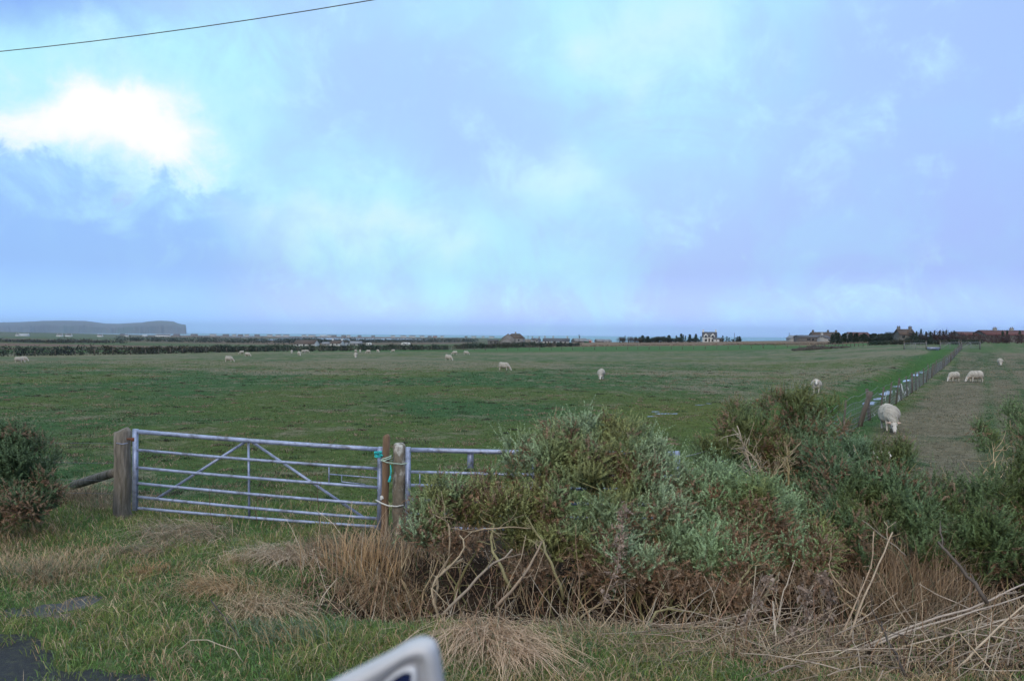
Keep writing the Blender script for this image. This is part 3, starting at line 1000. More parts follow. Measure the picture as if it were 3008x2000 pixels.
# twine and rope
g = np.random.default_rng(5)
c0 = at(1112, 1333, 10.52)
kn = [c0 + np.array([math.cos(a * 1.7) * .045, -.03 + .035 * math.sin(a * 2.3), .035 * math.sin(a)]) for a in np.linspace(0, 15, 60)]
tb = MB().tube(kn, .008, 6)
tb.tube([c0, at(1124, 1338, 10.44)], .009, 6)
tag(tb.build('twine_knot', M_turq, loc=c0), 'bright turquoise baler twine knotted round the latch end of the gate', 'twine')
c1 = at(1147, 1366, 10.46)
tag(MB().tube([c1, at(1149, 1385, 10.44), at(1147, 1400, 10.43)], .008, 6).tube([at(1147, 1398, 10.43), at(1143, 1415, 10.42)], [.012, .022], 8).build('twine_tail', M_turq, loc=c1),
    'loose turquoise twine end dangling between stake and lichened post', 'twine')
rp = MB()
c2 = at(1135, 1345, 10.5)
rp.tube([c2 + np.array([.062 * math.cos(a), .062 * math.sin(a), .012 * a / 3 - .01 + .015 * math.cos(a)]) for a in np.linspace(-3.3, 6.6, 50)], .0085, 6)
rp.tube([at(1118, 1350, 10.44), at(1137, 1358, 10.43), at(1160, 1361, 10.50), at(1180, 1363, 10.52), at(1196, 1360, 10.53), at(1206, 1357, 10.56)], .008, 6)
rp.tube([at(1145, 1352, 10.58), at(1160, 1352, 10.72)], .007, 6)
tag(rp.build('rope', M_pale, loc=c2), 'pale green rope looped round the thin stake and the lichened post', 'rope')
c3 = at(1107, 1470, 10.5)
tag(MB().tube([at(1104, 1468, 10.52), at(1120, 1477, 10.44), at(1140, 1485, 10.42), at(1165, 1487, 10.46), at(1185, 1483, 10.5)], .010, 6)
    .sphere(at(1122, 1462, 10.46), (.03, .03, .03), 8, 6, rough=.3).build('rope', M_lichen, loc=c3), 'frayed whitish rope tied low on the gate end near the ground', 'rope')


# ------------------------------------------------------------------ netting fence on the right
def fpt(s):
    q = FENCE_A + _fd * s
    return q[0], q[1], float(gz(q[0], q[1]))


nf = thing('netting_fence', 'long wire netting fence on leaning posts between green field and mown field', 'fence', fpt(0))
ss = list(np.arange(1.2, FLEN, 3.1))
for q, s in enumerate(ss):
    x, y, z = fpt(s)
    h = 1.02 + .14 * g.random()
    lx, ly = .26 * (g.random() - .5), .20 * (g.random() - .5)
    rad = .034 if q % 6 else .06
    if q == 5: lx, rad = .42, .085
    MB().tube([(x, y, z - .2), (x + lx * .5, y + ly * .5, z + h * .5), (x + lx, y + ly, z + h)], [rad, rad * .97, rad * .92], 8).build('post', M_fpost, nf)
nb = MB()
sg = np.arange(0, FLEN, 1.0)
P = np.array([fpt(s) for s in sg])
sag = .05 * np.sin(sg * 2.03 + 1) + .05 * (vnoise(sg * .4, sg * 0, 90) - .5)
for h in (.08, .20, .33, .48, .64, .82, 1.02):
    nb.tube(P + np.array([0, 0, h]) + np.stack([sag * 0, sag * 0, sag * h * .8], 1), .0055, 3, cap=False)
for s in np.arange(0, FLEN, .24):
    x, y, z = fpt(s)
    k = np.interp(s, sg, sag)
    nb.tube([(x, y, z + .06), (x + .02 * (g.random() - .5), y, z + .83 * (1 + k))], .0048, 3, cap=False)
nb.build('netting', M_wire, nf)
# scraps of plastic sheet caught on the netting
SCR = [(2606, 1166, .34, 'long'), (2618, 1150, .2, 'long'), (2634, 1150, .14, ''), (2648, 1140, .45, 'long'), (2662, 1155, .2, ''), (2668, 1140, .18, ''), (2594, 1186, .10, ''), (2570, 1218, .10, ''), (2644, 1172, .4, 'long'), (2785, 1056, .28, ''), (2775, 1066, .28, '')]
for q, (px, py, L, kd) in enumerate(SCR):
    u = (px - 1504) / F
    s = (u * FENCE_A[1] - FENCE_A[0]) / (_fd[0] - u * _fd[1])
    s = float(np.clip(s, 2, FLEN))
    x, y, z = fpt(s)
    c = at(px, py, y)
    zc_ = max(c[2], z + .12)
    c = np.array([x - .03, y - .04, zc_])
    pts = [c + np.array([.05 * (g.random() - .5) + .25 * L * (1 if q % 2 else -.6) * t, 0.03 * (g.random() - .5), (t - .5) * L * (-1)]) for t in np.linspace(0, 1, 6)]
    b = MB()
    wd = .015 + .018 * g.random()
    v = []
    for e, p in enumerate(pts):
        ww = wd * (1 - .6 * abs(e - 2.5) / 2.5)
        v += [p + np.array([-ww, .01 * g.standard_normal(), 0]), p + np.array([ww, .01 * g.standard_normal(), 0])]
    b.add(v, [(2 * e, 2 * e + 1, 2 * e + 3, 2 * e + 2) for e in range(5)])
    o = b.build('plastic_scrap', M_plastic, loc=c)
    sm = o.modifiers.new('thickness', 'SOLIDIFY'); sm.thickness = .004
    tag(o, f'{"long torn" if kd else "small torn"} pale plastic scrap caught on netting, {ORD[q]} along the fence from the near end' if 0 else None, 'plastic scrap', 'plastic scraps caught on the netting fence')
    o['tmp_s'] = s
scr = sorted([o for o in C.objects if o.name.startswith('plastic_scrap')], key=lambda o: o['tmp_s'])
for q, o in enumerate(scr):
    o['label'] = f'torn pale plastic scrap on the netting fence, {ORD[q]} of eleven from the near end'
    del o['tmp_s']

# puddles: ditch and field
for sd_, (px, py, rx, ry) in enumerate(((2535, 1155, .9, .5), (2590, 1150, 1.4, .45), (2608, 1158, .9, .4), (2640, 1113, 1.6, .5), (2690, 1090, 2.4, .6), (2668, 1097, 1.8, .5), (2612, 1130, .8, .35), (2510, 1173, .8, .4))):
    p = ground_at(px, py, 12)
    s, t = fence_st(p[0], p[1])
    q = FENCE_A + _fd * float(s) + np.array([_fd[1], -_fd[0]]) * (-2.4)
    sheet('puddle', M_pud, q[0], q[1], rx * 1.5, ry * 1.2, float(gz(q[0], q[1])) + .045, math.atan2(_fd[1], _fd[0]), 36, .5, 200 + sd_)
for sd_, (px, py, rx, ry) in enumerate(((1915, 1224, .30, .10), (1945, 1216, .42, .14), (1985, 1216, .32, .10), (2055, 1190, .30, .10), (2082, 1186, .20, .08), (1925, 1210, .30, .1))):
    p = ground_at(px, py, 12)
    sheet('puddle', M_pud, p[0], p[1], rx * .75, ry * 1.1, p[2] + .012, 0.3, 36, .6, 300 + sd_)
p = ground_at(235, 1778, 4)
sheet('puddle', mat('wet gravel patch', (.022, .024, .030), .36, var=.5, scale=26, bump=.5, bscale=70, spec=.5), p[0], p[1], .60, .24, p[2] + .007, 0.35, 60, .7, 400)
p = ground_at(120, 1812, 4)
sheet('puddle', mat('wet mud', (.085, .068, .055), .7, var=.4, scale=20, bump=.4), p[0], p[1], .34, .16, p[2] + .000, 0.2, 40, .7, 401)


# ------------------------------------------------------------------ vegetation
def unit(v):
    return v / (np.linalg.norm(v, axis=-1, keepdims=True) + 1e-12)


def shoots(b, P, D, L, cols, K=34, sl=.030, sw=.0055, g=R, tip=1.35):
    """spiny gorse shoots: every shoot carries K thin spines"""
    n_ = len(P)
    t = np.linspace(.06, 1, K)[None] + (g.random((n_, K)) - .5) * .04
    a = g.random((n_, K)) * 6.283
    up = np.where(np.abs(D[:, 2:3]) < .9, np.array([[0, 0, 1.0]]), np.array([[1.0, 0, 0]]))
    A = unit(np.cross(D, up)); B = np.cross(D, A)
    rad = np.cos(a)[..., None] * A[:, None] + np.sin(a)[..., None] * B[:, None]
    bend = (g.random((n_, 1, 3)) - .5) * .25
    O = P[:, None] + D[:, None] * (t * L[:, None])[..., None] + bend * (t ** 2 * L[:, None])[..., None]
    d = unit(rad * .9 + D[:, None] * (.35 + .5 * t)[..., None] + (g.random((n_, K, 3)) - .5) * .5)
    l = sl * (1.15 - .55 * t) * (.7 + .6 * g.random((n_, K)))
    side = unit(np.cross(d, D[:, None] + .3 * (g.random((n_, K, 3)) - .5)))
    w_ = sw * (1.1 - .3 * t)
    v = np.stack([O - side * w_[..., None], O + side * w_[..., None], O + d * l[..., None]], 2).reshape(-1, 3)
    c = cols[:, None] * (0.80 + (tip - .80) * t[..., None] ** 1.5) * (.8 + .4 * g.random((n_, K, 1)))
    c = np.repeat(c.reshape(-1, 1, 3), 3, 1).reshape(-1, 3)
    f = np.arange(len(v)).reshape(-1, 3)
    b.add(v, f, c)


def ell_points(lobes, n_, lo, hi, g, topbias=.25):
    """random points in the outer shells of a set of ellipsoids, with outward directions"""
    vol = np.array([l[1][0] * l[1][2] for l in lobes])
    idx = g.choice(len(lobes), n_, p=vol / vol.sum())
    d = unit(g.standard_normal((n_, 3)) + np.array([0, -.35, topbias]))
    cen = np.array([l[0] for l in lobes])[idx]; rad = np.array([l[1] for l in lobes])[idx]
    k = lo + (hi - lo) * g.random((n_, 1))
    k = k * (1 + .22 * (vnoise(d[:, 0] * 3 + idx * 5.1, d[:, 1] * 3 + d[:, 2] * 4, 7)[:, None] - .5) * 2)
    return cen + d * rad * k, unit(d / rad)


def curve(p, q, bend, m=7, g=R, wob=.02):
    t = np.linspace(0, 1, m)[:, None]
    c = (p + q) / 2 + bend
    x = (1 - t) ** 2 * p + 2 * t * (1 - t) * c + t ** 2 * q
    x[1:-1] += wob * g.standard_normal((m - 2, 3))
    return x


def gorse(label, lobes_px, base_px, n_green, n_brown, n_stem, seed, tint=(1, 1, 1), K=38, base_y=None, bspread=.5, low=()):
    g = np.random.default_rng(seed)
    lobes = []
    for (px, py, Y, rx, rz) in lobes_px:
        c = at(px, py, Y)
        rr_ = np.array([rx / F * Y, max(rx, rz) / F * Y * .85, rz / F * Y])
        lobes.append((c, rr_ * .84))
        for q in range(6):
            d = unit(g.standard_normal(3) + np.array([0, -.5, .45]))
            lobes.append((c + rr_ * d * .86, rr_.mean() * (.24 + .22 * g.random()) * np.array([1, 1, 1.15])))
    bx = at(base_px, 1500, base_y)[0]
    root = thing('gorse_bush', label, 'gorse bush', (bx, base_y, float(gz(bx, base_y))), 'gorse bushes')
    P, N = ell_points(lobes, n_green, .80, 1.05, g)
    keep = P[:, 2] > gz(P[:, 0], P[:, 1]) + .12
    # bare gaps that follow a noise, so that stems and dead parts show
    nz = fbm(P[:, 0] * 2.3 + seed, P[:, 2] * 2.3 + P[:, 1] * 1.7, 100 + seed, 3)
    keep &= nz < .70
    P, N = P[keep], N[keep]
    D = unit(N * .70 + np.array([0, -.08, .80]) + .42 * g.standard_normal(P.shape))
    base = np.array([.185, .240, .110]) * np.array(tint)  # raised gorse greens, camera flash light put into the colour
    alt = np.array([.260, .330, .195]) * np.array(tint)
    oli = np.array([.215, .215, .080]) * np.array(tint)
    m = fbm(P[:, 0] * 1.6, P[:, 2] * 1.6 + 3, 120 + seed, 3)
    cols = lerp(np.broadcast_to(base, P.shape), alt, sstep(.40, .66, m))
    cols = lerp(cols, oli, sstep(.52, .34, m) * .85)
    cols = cols * (.75 + .5 * g.random((len(P), 1)))
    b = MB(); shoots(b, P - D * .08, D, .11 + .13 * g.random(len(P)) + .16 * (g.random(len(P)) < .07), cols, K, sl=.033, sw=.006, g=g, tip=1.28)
    b.build('foliage', M_leaf, root)
    if n_brown:
        P2, N2 = ell_points(lobes, n_brown * 3, .74, 1.04, g, 0.0)
        nz = fbm(P2[:, 0] * 2.1 + seed, P2[:, 2] * 2.1 + P2[:, 1] * 1.7, 130 + seed, 3)
        k = (P2[:, 2] > gz(P2[:, 0], P2[:, 1]) + .08) & (nz > .505)
        P2, N2 = P2[k][:n_brown], N2[k][:n_brown]
        if low:
            ll = [(at(px, py, Y), np.array([rx / F * Y, rx / F * Y * .7, rz / F * Y])) for (px, py, Y, rx, rz) in low]
            P3, N3 = ell_points(ll, n_brown // 4, .2, 1.0, g, 0.0)
            k3 = P3[:, 2] > gz(P3[:, 0], P3[:, 1]) + .05
            P2, N2 = np.vstack([P2, P3[k3]]), np.vstack([N2, N3[k3]])
        D2 = unit(N2 * .6 + np.array([0, -.1, .5]) + .7 * g.standard_normal(P2.shape))
        c2 = lerp(np.broadcast_to(np.array([.26, .150, .085]), P2.shape), np.array([.26, .19, .13]), g.random(len(P2))) * (.55 + .8 * g.random((len(P2), 1)))
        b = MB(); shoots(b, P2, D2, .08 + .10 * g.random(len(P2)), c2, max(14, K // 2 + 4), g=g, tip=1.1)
        b.build('dead_foliage', M_leaf, root)
    b = MB()
    for q in range(n_stem):
        c, r = lobes[(q * 7) % len(lobes)]
        tgt = c + r * unit(g.standard_normal(3) + np.array([0, -.4, .2])) * (.5 + .45 * g.random())
        bb = np.array([bx + (c[0] - bx) * (.45 + .3 * g.random()) + bspread * g.standard_normal() * .6, base_y + (c[1] - base_y) * .5 * g.random() + .22 * g.standard_normal(), 0])
        bb[2] = gz(bb[0], bb[1]) - .05
        rad = .006 + .012 * g.random() ** 2
        cc = np.array([.36, .275, .165]) * (.55 + .7 * g.random())
        if g.random() < .35: cc = np.array([.20, .18, .08]) * (.7 + .5 * g.random())
        pth = curve(bb, tgt, np.array([.16 * g.standard_normal(), .12 * g.standard_normal(), .12 * g.random()]), 8, g, .030)
        b.tube(pth, np.linspace(rad, rad * .35, 8), 6, cc)
        for e in range(3 + int(4 * g.random())):
            k = int(2 + 5 * g.random())
            d = unit(pth[k] - pth[k - 1] + .9 * g.standard_normal(3) * np.array([1, .7, .8]) * .2 + np.array([0, 0, .02]))
            L = .18 + .35 * g.random()
            tw = curve(pth[k], pth[k] + unit(d + .55 * g.standard_normal(3)) * L, .06 * g.standard_normal(3), 5, g, .012)
            b.tube(tw, np.linspace(rad * .5, .0022, 5), 4, cc * 1.1)
    b.build('stems', M_stem, root)
    return root


B_broad = gorse('pale green gorse bush in front of the second gate, the broadest one',
      [(1290, 1495, 9.0, 95, 70), (1425, 1480, 9.2, 105, 80), (1580, 1400, 9.3, 105, 115), (1690, 1330, 9.4, 110, 95), (1830, 1315, 9.5, 115, 90),
       (1930, 1390, 9.4, 95, 95), (1700, 1470, 8.9, 150, 130), (1520, 1500, 8.9, 110, 80), (1890, 1500, 9.0, 130, 110), (1780, 1600, 8.6, 130, 80), (1640, 1580, 8.6, 100, 60), (1880, 1650, 8.3, 90, 45), (1260, 1560, 8.8, 80, 40)],
      1680, 8200, 3000, 44, 1, base_y=8.35, bspread=.9,
      low=((1350, 1590, 8.6, 120, 40), (1560, 1670, 8.3, 110, 45), (1790, 1680, 8.3, 150, 55)))
B_tall = gorse('tall dull gorse bush with bare forked stems behind the broad pale one',
      [(2300, 1205, 11.6, 85, 60), (2200, 1285, 11.5, 100, 85), (2390, 1265, 11.5, 100, 80), (2120, 1350, 11.2, 80, 70), (2330, 1330, 11.4, 120, 80)],
      2250, 3300, 1100, 18, 2, tint=(.66, .72, .66), base_y=11.2)
B_low = gorse('low green gorse bush with brown dead patches right of the broad pale one',
      [(2100, 1470, 9.2, 110, 100), (2230, 1540, 9.0, 140, 100), (2060, 1600, 8.7, 110, 75), (2330, 1610, 8.9, 110, 90), (2160, 1640, 8.5, 120, 60)],
      2180, 4200, 3300, 36, 3, tint=(.86, .93, .84), base_y=8.3, bspread=.8,
      low=((1960, 1700, 8.2, 150, 60), (2150, 1740, 8.0, 150, 50), (2350, 1720, 8.2, 120, 50)))
B_sheep = gorse('dark grey green gorse bush hiding a lying sheep beside the netting fence',
      [(2470, 1350, 10.4, 95, 75), (2590, 1350, 10.5, 85, 65), (2460, 1450, 10.0, 120, 95), (2620, 1450, 9.9, 95, 85), (2590, 1550, 9.6, 140, 100), (2460, 1590, 9.3, 120, 90)],
      2530, 4200, 1100, 20, 4, tint=(.52, .62, .56), base_y=9.4)
B_right = gorse('dark olive gorse bush at the right edge behind the long fallen stalks',
      [(2760, 1490, 9.9, 130, 100), (2900, 1470, 9.9, 130, 95), (3000, 1430, 10, 90, 85), (2850, 1600, 9.3, 150, 110), (2990, 1640, 9.1, 120, 110), (2730, 1610, 9.2, 100, 85), (3110, 1540, 9.5, 140, 130)],
      2880, 4600, 1000, 20, 5, tint=(.44, .50, .36), base_y=9.0)
B_small = gorse('small dark gorse bush at the right edge at the mown field border',
      [(2990, 1235, 13.5, 60, 50), (3010, 1310, 13.2, 75, 65), (2890, 1290, 13.2, 50, 42), (3080, 1280, 13.3, 70, 70)],
      2980, 1500, 250, 10, 6, tint=(.55, .62, .45), base_y=13.2, K=26)
B_left = gorse('dark gorse bush at the left edge beside the wooden strut',
      [(30, 1300, 10.7, 95, 65), (95, 1345, 10.6, 85, 80), (20, 1420, 10.3, 110, 100), (130, 1450, 10.3, 60, 60), (60, 1490, 10.0, 90, 60), (-90, 1360, 10.4, 110, 110)],
      40, 3200, 1300, 18, 7, tint=(.34, .41, .32), base_y=10.2)


# ---- grass
def blades(b, x, y, h, lean, width, cols, g, ldir=None):
    m = len(x)
    a = g.random(m) * 6.283 if ldir is None else ldir
    f = a + (g.random(m) - .5) * 2.5
    z = gz(x, y) - .012
    base = np.stack([x, y, z], 1)
    sd_ = np.stack([np.cos(f), np.sin(f), 0 * f], 1) * (width / 2)[:, None]
    ld = np.stack([np.cos(a), np.sin(a), 0 * a], 1)
    mid = base + ld * (h * lean * .35)[:, None] + np.array([0, 0, 1.0]) * (h * (.62 - .12 * lean))[:, None]
    tip = base + ld * (h * lean)[:, None] + np.array([0, 0, 1.0]) * (h * np.clip(1.0 - .55 * lean, .12, 1))[:, None]
    v = np.stack([base - sd_, base + sd_, mid + sd_ * .8, mid - sd_ * .8, tip], 1).reshape(-1, 3)
    o = np.arange(m)[:, None] * 5
    c = np.repeat(cols, 5, 0)
    n0 = b.n
    b.add(v, o + np.array([[0, 1, 2, 3]]), c)
    b.f.append((o + np.array([[3, 2, 4]])) + n0)


GREEN = np.array([.115, .215, .056]); GREEN2 = np.array([.185, .235, .062]); BLUEG = np.array([.105, .155, .090])
STR = np.array([.46, .355, .235]); STR2 = np.array([.37, .245, .125])  # foreground grass and straw lightened as if lit by the flash


def scatter(n_, y0, y1, g, margin=1.0, p=1.0):
    y = y0 + (y1 - y0) * g.random(n_) ** p
    x = (g.random(n_) * 2 - 1) * (.72 * y + margin)
    return x, y


g = np.random.default_rng(21)
x, y = scatter(240000, 5.2, 12.6, g)
k = y > road_edge(x) - .34 * g.random(len(x)) ** 2.5 * (.3 + 1.4 * vnoise(x * 3.1, y * 3.1, 77))
k |= (vnoise(x * 2.3, y * 2.6, 78) > .52) & (g.random(len(x)) < .5) & (y > road_edge(x) - 1.3)
lit = sstep(-2.5, -1.6, x) * sstep(-.35, .35, y - litter_edge(x, y))
k &= g.random(len(x)) > lit * np.where(y > 7.4, .95, .72)
# thin out over the mud at the puddle
pp = ground_at(235, 1778, 4)
k &= g.random(len(x)) > 1.7 * np.exp(-(((x - pp[0]) / .50) ** 2 + ((y - pp[1]) / .20) ** 2))
pp = ground_at(120, 1812, 4)
k &= g.random(len(x)) > 1.0 * np.exp(-(((x - pp[0]) / .35) ** 2 + ((y - pp[1]) / .14) ** 2))
x, y = x[k], y[k]
pz = fbm(x * .8, y * .8, 140, 4); pg = fbm(x * 1.9, y * 1.9, 141, 3)
isst = g.random(len(x)) < .12 + .50 * sstep(.50, .68, pz)
cols = lerp(np.broadcast_to(GREEN, (len(x), 3)), GREEN2, sstep(.4, .65, pg))
cols = lerp(cols, BLUEG, (g.random(len(x)) < .2) * .8)
sc_ = lerp(np.broadcast_to(STR, (len(x), 3)), STR2, g.random(len(x)))
cols = np.where(isst[:, None], sc_, cols) * (.6 + .7 * g.random((len(x), 1)))
h = (.055 + .09 * g.random(len(x)) ** 1.5) * (.65 + .8 * pg)
h = np.where(isst, h * 1.35, h) * (1 + .5 * (g.random(len(x)) < .08))
b = MB()
blades(b, x, y, h, .35 + .75 * g.random(len(x)), .0050 + .004 * g.random(len(x)), cols, g)
# matted, broken straw lying through the turf in patches
m = 16000
x, y = scatter(m, 5.6, 11.5, g)
pm = fbm(x * .7 + 9, y * .9, 145, 4)
k = (y > road_edge(x) + .1) & (g.random(m) < sstep(.46, .62, pm) + .06 + .5 * sstep(1.2, 2.2, x)) & (g.random(m) > .8 * sstep(-2.5, -1.6, x) * sstep(7.2, 7.7, y))
x, y = x[k], y[k]; m = len(x)
cols = lerp(np.broadcast_to(STR * 1.1, (m, 3)), STR2, g.random(m)) * (.6 + .7 * g.random((m, 1)))
blades(b, x, y, .14 + .20 * g.random(m) ** 2, .75 + .7 * g.random(m), .0045 + .003 * g.random(m), cols, g, ldir=-1.9 + 1.1 * g.standard_normal(m))
tag(b.build('verge_grass', M_grass), 'mixed green and strawy grass of the road verge in front of the gates', 'grass', kind='stuff')

b = MB()
for (n_, y0, y1, hh, ww) in ((150000, 12.3, 26, .055, .010), (120000, 26, 52, .065, .020), (90000, 52, 110, .08, .04)):
    x, y = scatter(n_, y0, y1, g, 2)
    s, t = fence_st(x, y)
    k = (t < .2) | (g.random(len(x)) < .85)
    k &= ~((np.abs(t + 2.4) < .5) & (s > 15))
    x, y, t = x[k], y[k], t[k]
    zc_, st_ = zones(x, y)
    cl = fbm(x * .5, y * .5, 150, 4)
    isst = g.random(len(x)) < np.clip(st_ * .22 + .5 * sstep(.58, .75, cl) * st_, 0, 1)
    cols = np.where(isst[:, None], lerp(np.broadcast_to(STR * .58, (len(x), 3)), STR2 * .66, g.random(len(x))), zc_ * 1.08)  # same straw, darkened here for the flash falling off
    cols = cols * (.62 + .7 * g.random((len(x), 1)))
    h = hh * (.5 + .9 * g.random(len(x))) * (.6 + .8 * cl)
    blades(b, x, y, h, .4 + .7 * g.random(len(x)), np.full(len(x), ww) * (.6 + .8 * g.random(len(x))), cols, g)
m = 1500                                                   # rank tufts and trodden clods
cy_ = 12.6 + 70 * g.random(m) ** 1.5; cx_ = (g.random(m) * 2 - 1) * (.72 * cy_ + 2)
s, t = fence_st(cx_, cy_)
kk = (t < -3.5)
cx_, cy_ = cx_[kk], cy_[kk]; m = len(cx_)
nb_ = 46
rx_ = (.08 + .22 * g.random(m))[:, None]
x = (cx_[:, None] + rx_ * g.standard_normal((m, nb_)) * .8).ravel(); y = (cy_[:, None] + rx_ * g.standard_normal((m, nb_)) * .6).ravel()
kd_ = np.repeat(g.random(m), nb_)
cols = np.where((kd_ < .55)[:, None], STR * .5, np.where((kd_ < .8)[:, None], np.array([.040, .034, .022]), np.array([.045, .085, .030])))
cols = cols * (.55 + .8 * g.random((len(x), 1)))
blades(b, x, y, (.05 + .09 * g.random(len(x))), .5 + .8 * g.random(len(x)), .008 + .0005 * y, cols, g)
tag(b.build('field_grass', M_grass), 'short grazed grass of the open fields with pale straw tufts', 'grass', kind='stuff')


def tussock(px, py, rad, h, n_, label, straw=.85, lean=1.0, seed=0, col=STR, updir=None):
    g = np.random.default_rng(500 + seed)
    p = ground_at(px, py, 4)
    a = g.random(n_) * 6.283; q = rad * .55 * np.sqrt(g.random(n_))
    x = p[0] + q * np.cos(a); y = p[1] + q * np.sin(a) * .8
    isst = g.random(n_) < straw
    cols = np.where(isst[:, None], lerp(np.broadcast_to(np.array(col), (n_, 3)), STR2, g.random(n_) * .6), BLUEG) * (.62 + .75 * g.random((n_, 1)))
    hh = h * (.30 + .95 * g.random(n_) ** 1.3)
    m = n_
    x = x + rad * .35 * g.standard_normal(m); y = y + rad * .22 * g.standard_normal(m)
    la = a + .9 * g.standard_normal(m)
    if updir is not None:
        la = updir + .6 * g.standard_normal(m)
    ln = lean * (.5 + .9 * g.random(m))
    # long blades: four segments that arch over
    T = np.array([0, .3, .6, .85, 1.0])
    base = np.stack([x, y, gz(x, y) - .01], 1)
    ld = np.stack([np.cos(la), np.sin(la), 0 * la], 1)
    f = la + 1.57 + .6 * g.standard_normal(m)
    sd_ = np.stack([np.cos(f), np.sin(f), 0 * f], 1)
    w_ = .0032 + .0034 * g.random(m)
    vs = []
    for t in T:
        zz = hh * (t * 1.15 - (.25 + .75 * np.clip(ln, 0, 1.6)) * t * t * .72)
        c = base + ld * (hh * ln * (.25 * t + .75 * t * t))[:, None] + np.array([0, 0, 1.0]) * np.maximum(zz, .01 + .05 * g.random(m) * t)[:, None]
        ww = w_ * (1 - .8 * t)
        vs += [c - sd_ * ww[:, None], c + sd_ * ww[:, None]]
    v = np.stack(vs, 1).reshape(-1, 3)
    o = np.arange(m)[:, None] * 10
    qd = np.concatenate([o + np.array([[2 * e, 2 * e + 1, 2 * e + 3, 2 * e + 2]]) for e in range(4)])
    b = MB().add(v - 0, qd, np.repeat(cols, 10, 0))
    return tag(b.build('grass_tussock', M_grass, loc=p), label, 'grass tussock', 'dry grass tussocks')


PINK = (.60, .44, .32)
tussock(1430, 1880, .42, .50, 1000, 'big pinkish straw tussock drooping forward in the middle foreground', .97, 1.35, 1, PINK, -1.5)
tussock(1500, 1920, .30, .36, 450, 'drooping straw tussock just right of the biggest pinkish one', .95, 1.4, 2, PINK, -1.2)
tussock(840, 1645, .50, .42, 900, 'pale bleached grass mound left of the tall reddish stalks', .95, 1.1, 3, (.56, .45, .345), -1.9)
tussock(640, 1735, .42, .28, 750, 'low straw tussock with rusty base left of the bleached mound', .9, 1.0, 4, (.52, .36, .21), -2.0)
tussock(780, 1790, .50, .26, 800, 'flattened straw tussock below the bleached mound', .88, 1.3, 5, (.50, .38, .26), -1.0)
tussock(980, 1620, .55, .36, 900, 'grey straw tussock under the latch end of the braced gate', .85, .9, 6, (.38, .30, .22), -1.3)
tussock(560, 1580, .65, .36, 1000, 'grey bent tussock in front of the middle of the braced gate', .85, 1.2, 7, (.42, .34, .26), -2.2)
tussock(450, 1620, .45, .22, 500, 'small grey tussock in front of the hinge side of the braced gate', .85, 1.2, 8, (.28, .22, .17), -2.2)
tussock(215, 1470, .7, .42, 900, 'upright dry grass clump between left gorse and thick gate post', .9, .7, 9, (.28, .22, .155))
tussock(330, 1500, .5, .30, 500, 'dry grass clump at the foot of the thick gate post', .85, .7, 10, (.26, .21, .15))
tussock(1120, 1760, .6, .40, 1000, 'tangled brown grass clump at the left foot of the broad gorse', .92, .9, 11, (.44, .32, .21), -1.6)
tussock(1060, 1680, .55, .55, 330, 'tall upright reddish straw stalk clump left of the broad gorse', .97, .35, 12, (.48, .32, .18))
tussock(1180, 1640, .6, .45, 420, 'tall grey straw clump below the lichened post', .92, .5, 13, (.40, .31, .23))
tussock(1760, 1880, .5, .22, 420, 'sparse straw clump at the edge of the gorse litter, centre foreground', .8, 1.1, 14, (.33, .26, .18))
tussock(1960, 1930, .5, .22, 420, 'sparse straw clump in green grass left of the fallen pale stalks', .8, 1.2, 15, (.33, .26, .18))
tussock(2700, 1700, .70, .80, 900, 'tall tangled heap of dry grass in front of the right gorse', .97, .55, 16, (.42, .31, .22))
tussock(2600, 1780, .7, .45, 1100, 'lower tangled dry grass at the left foot of the tall heap', .95, .8, 17, (.30, .22, .155))
tussock(2870, 1830, .7, .40, 900, 'dry grass tangle at the right edge beneath the long fallen stalks', .93, .9, 18, (.29, .22, .16))
tussock(850, 1880, .55, .30, 260, 'dark green rush tuft leaning left in the near grass', .35, 1.0, 19, (.2, .18, .08), 2.6)
tussock(130, 1700, .6, .30, 600, 'faded grass clump at the left edge above the muddy puddle', .75, .8, 20, (.26, .21, .14))
tussock(430, 1690, .35, .18, 400, 'small rusty grass clump in the middle of the left verge', .85, .8, 21, (.30, .17, .08))
tussock(2330, 1930, .8, .24, 600, 'pale litter and straw clump beneath the fallen stalk bundle', .93, 1.2, 22, (.36, .28, .21))


# ---- dry stems and litter beneath the gorse (uncountable)
g = np.random.default_rng(33)
b = MB()
for q in range(1500):
    x = -2.4 + 8.6 * g.random(); y = float(litter_edge(x, 7.0)) - .1 + 2.4 * g.random() ** 1.3
    z = float(gz(x, y))
    up = g.random() < .62
    L = (.12 + .5 * g.random() ** 1.5) * (1.15 if up else .9)
    d = unit(np.array([.55 * g.standard_normal(), .4 * g.standard_normal(), 1.0])) if up else unit(np.array([g.standard_normal(), .5 * g.standard_normal(), .15 + .3 * g.random()]))
    c = [(.50, .38, .25), (.36, .225, .135), (.22, .125, .08), (.50, .42, .32)][int(4 * g.random() ** 1.2) % 4]  # tans brightened as if the flash reached into the hollow
    p0 = np.array([x, y, z - .02])
    b.tube(curve(p0, p0 + d * L, .06 * g.standard_normal(3) * L * 2, 4, g, .006), np.linspace(.0052, .0020, 4) * (.5 + 1.1 * g.random() ** 2), 3, np.array(c) * (.55 + .7 * g.random()), cap=False)
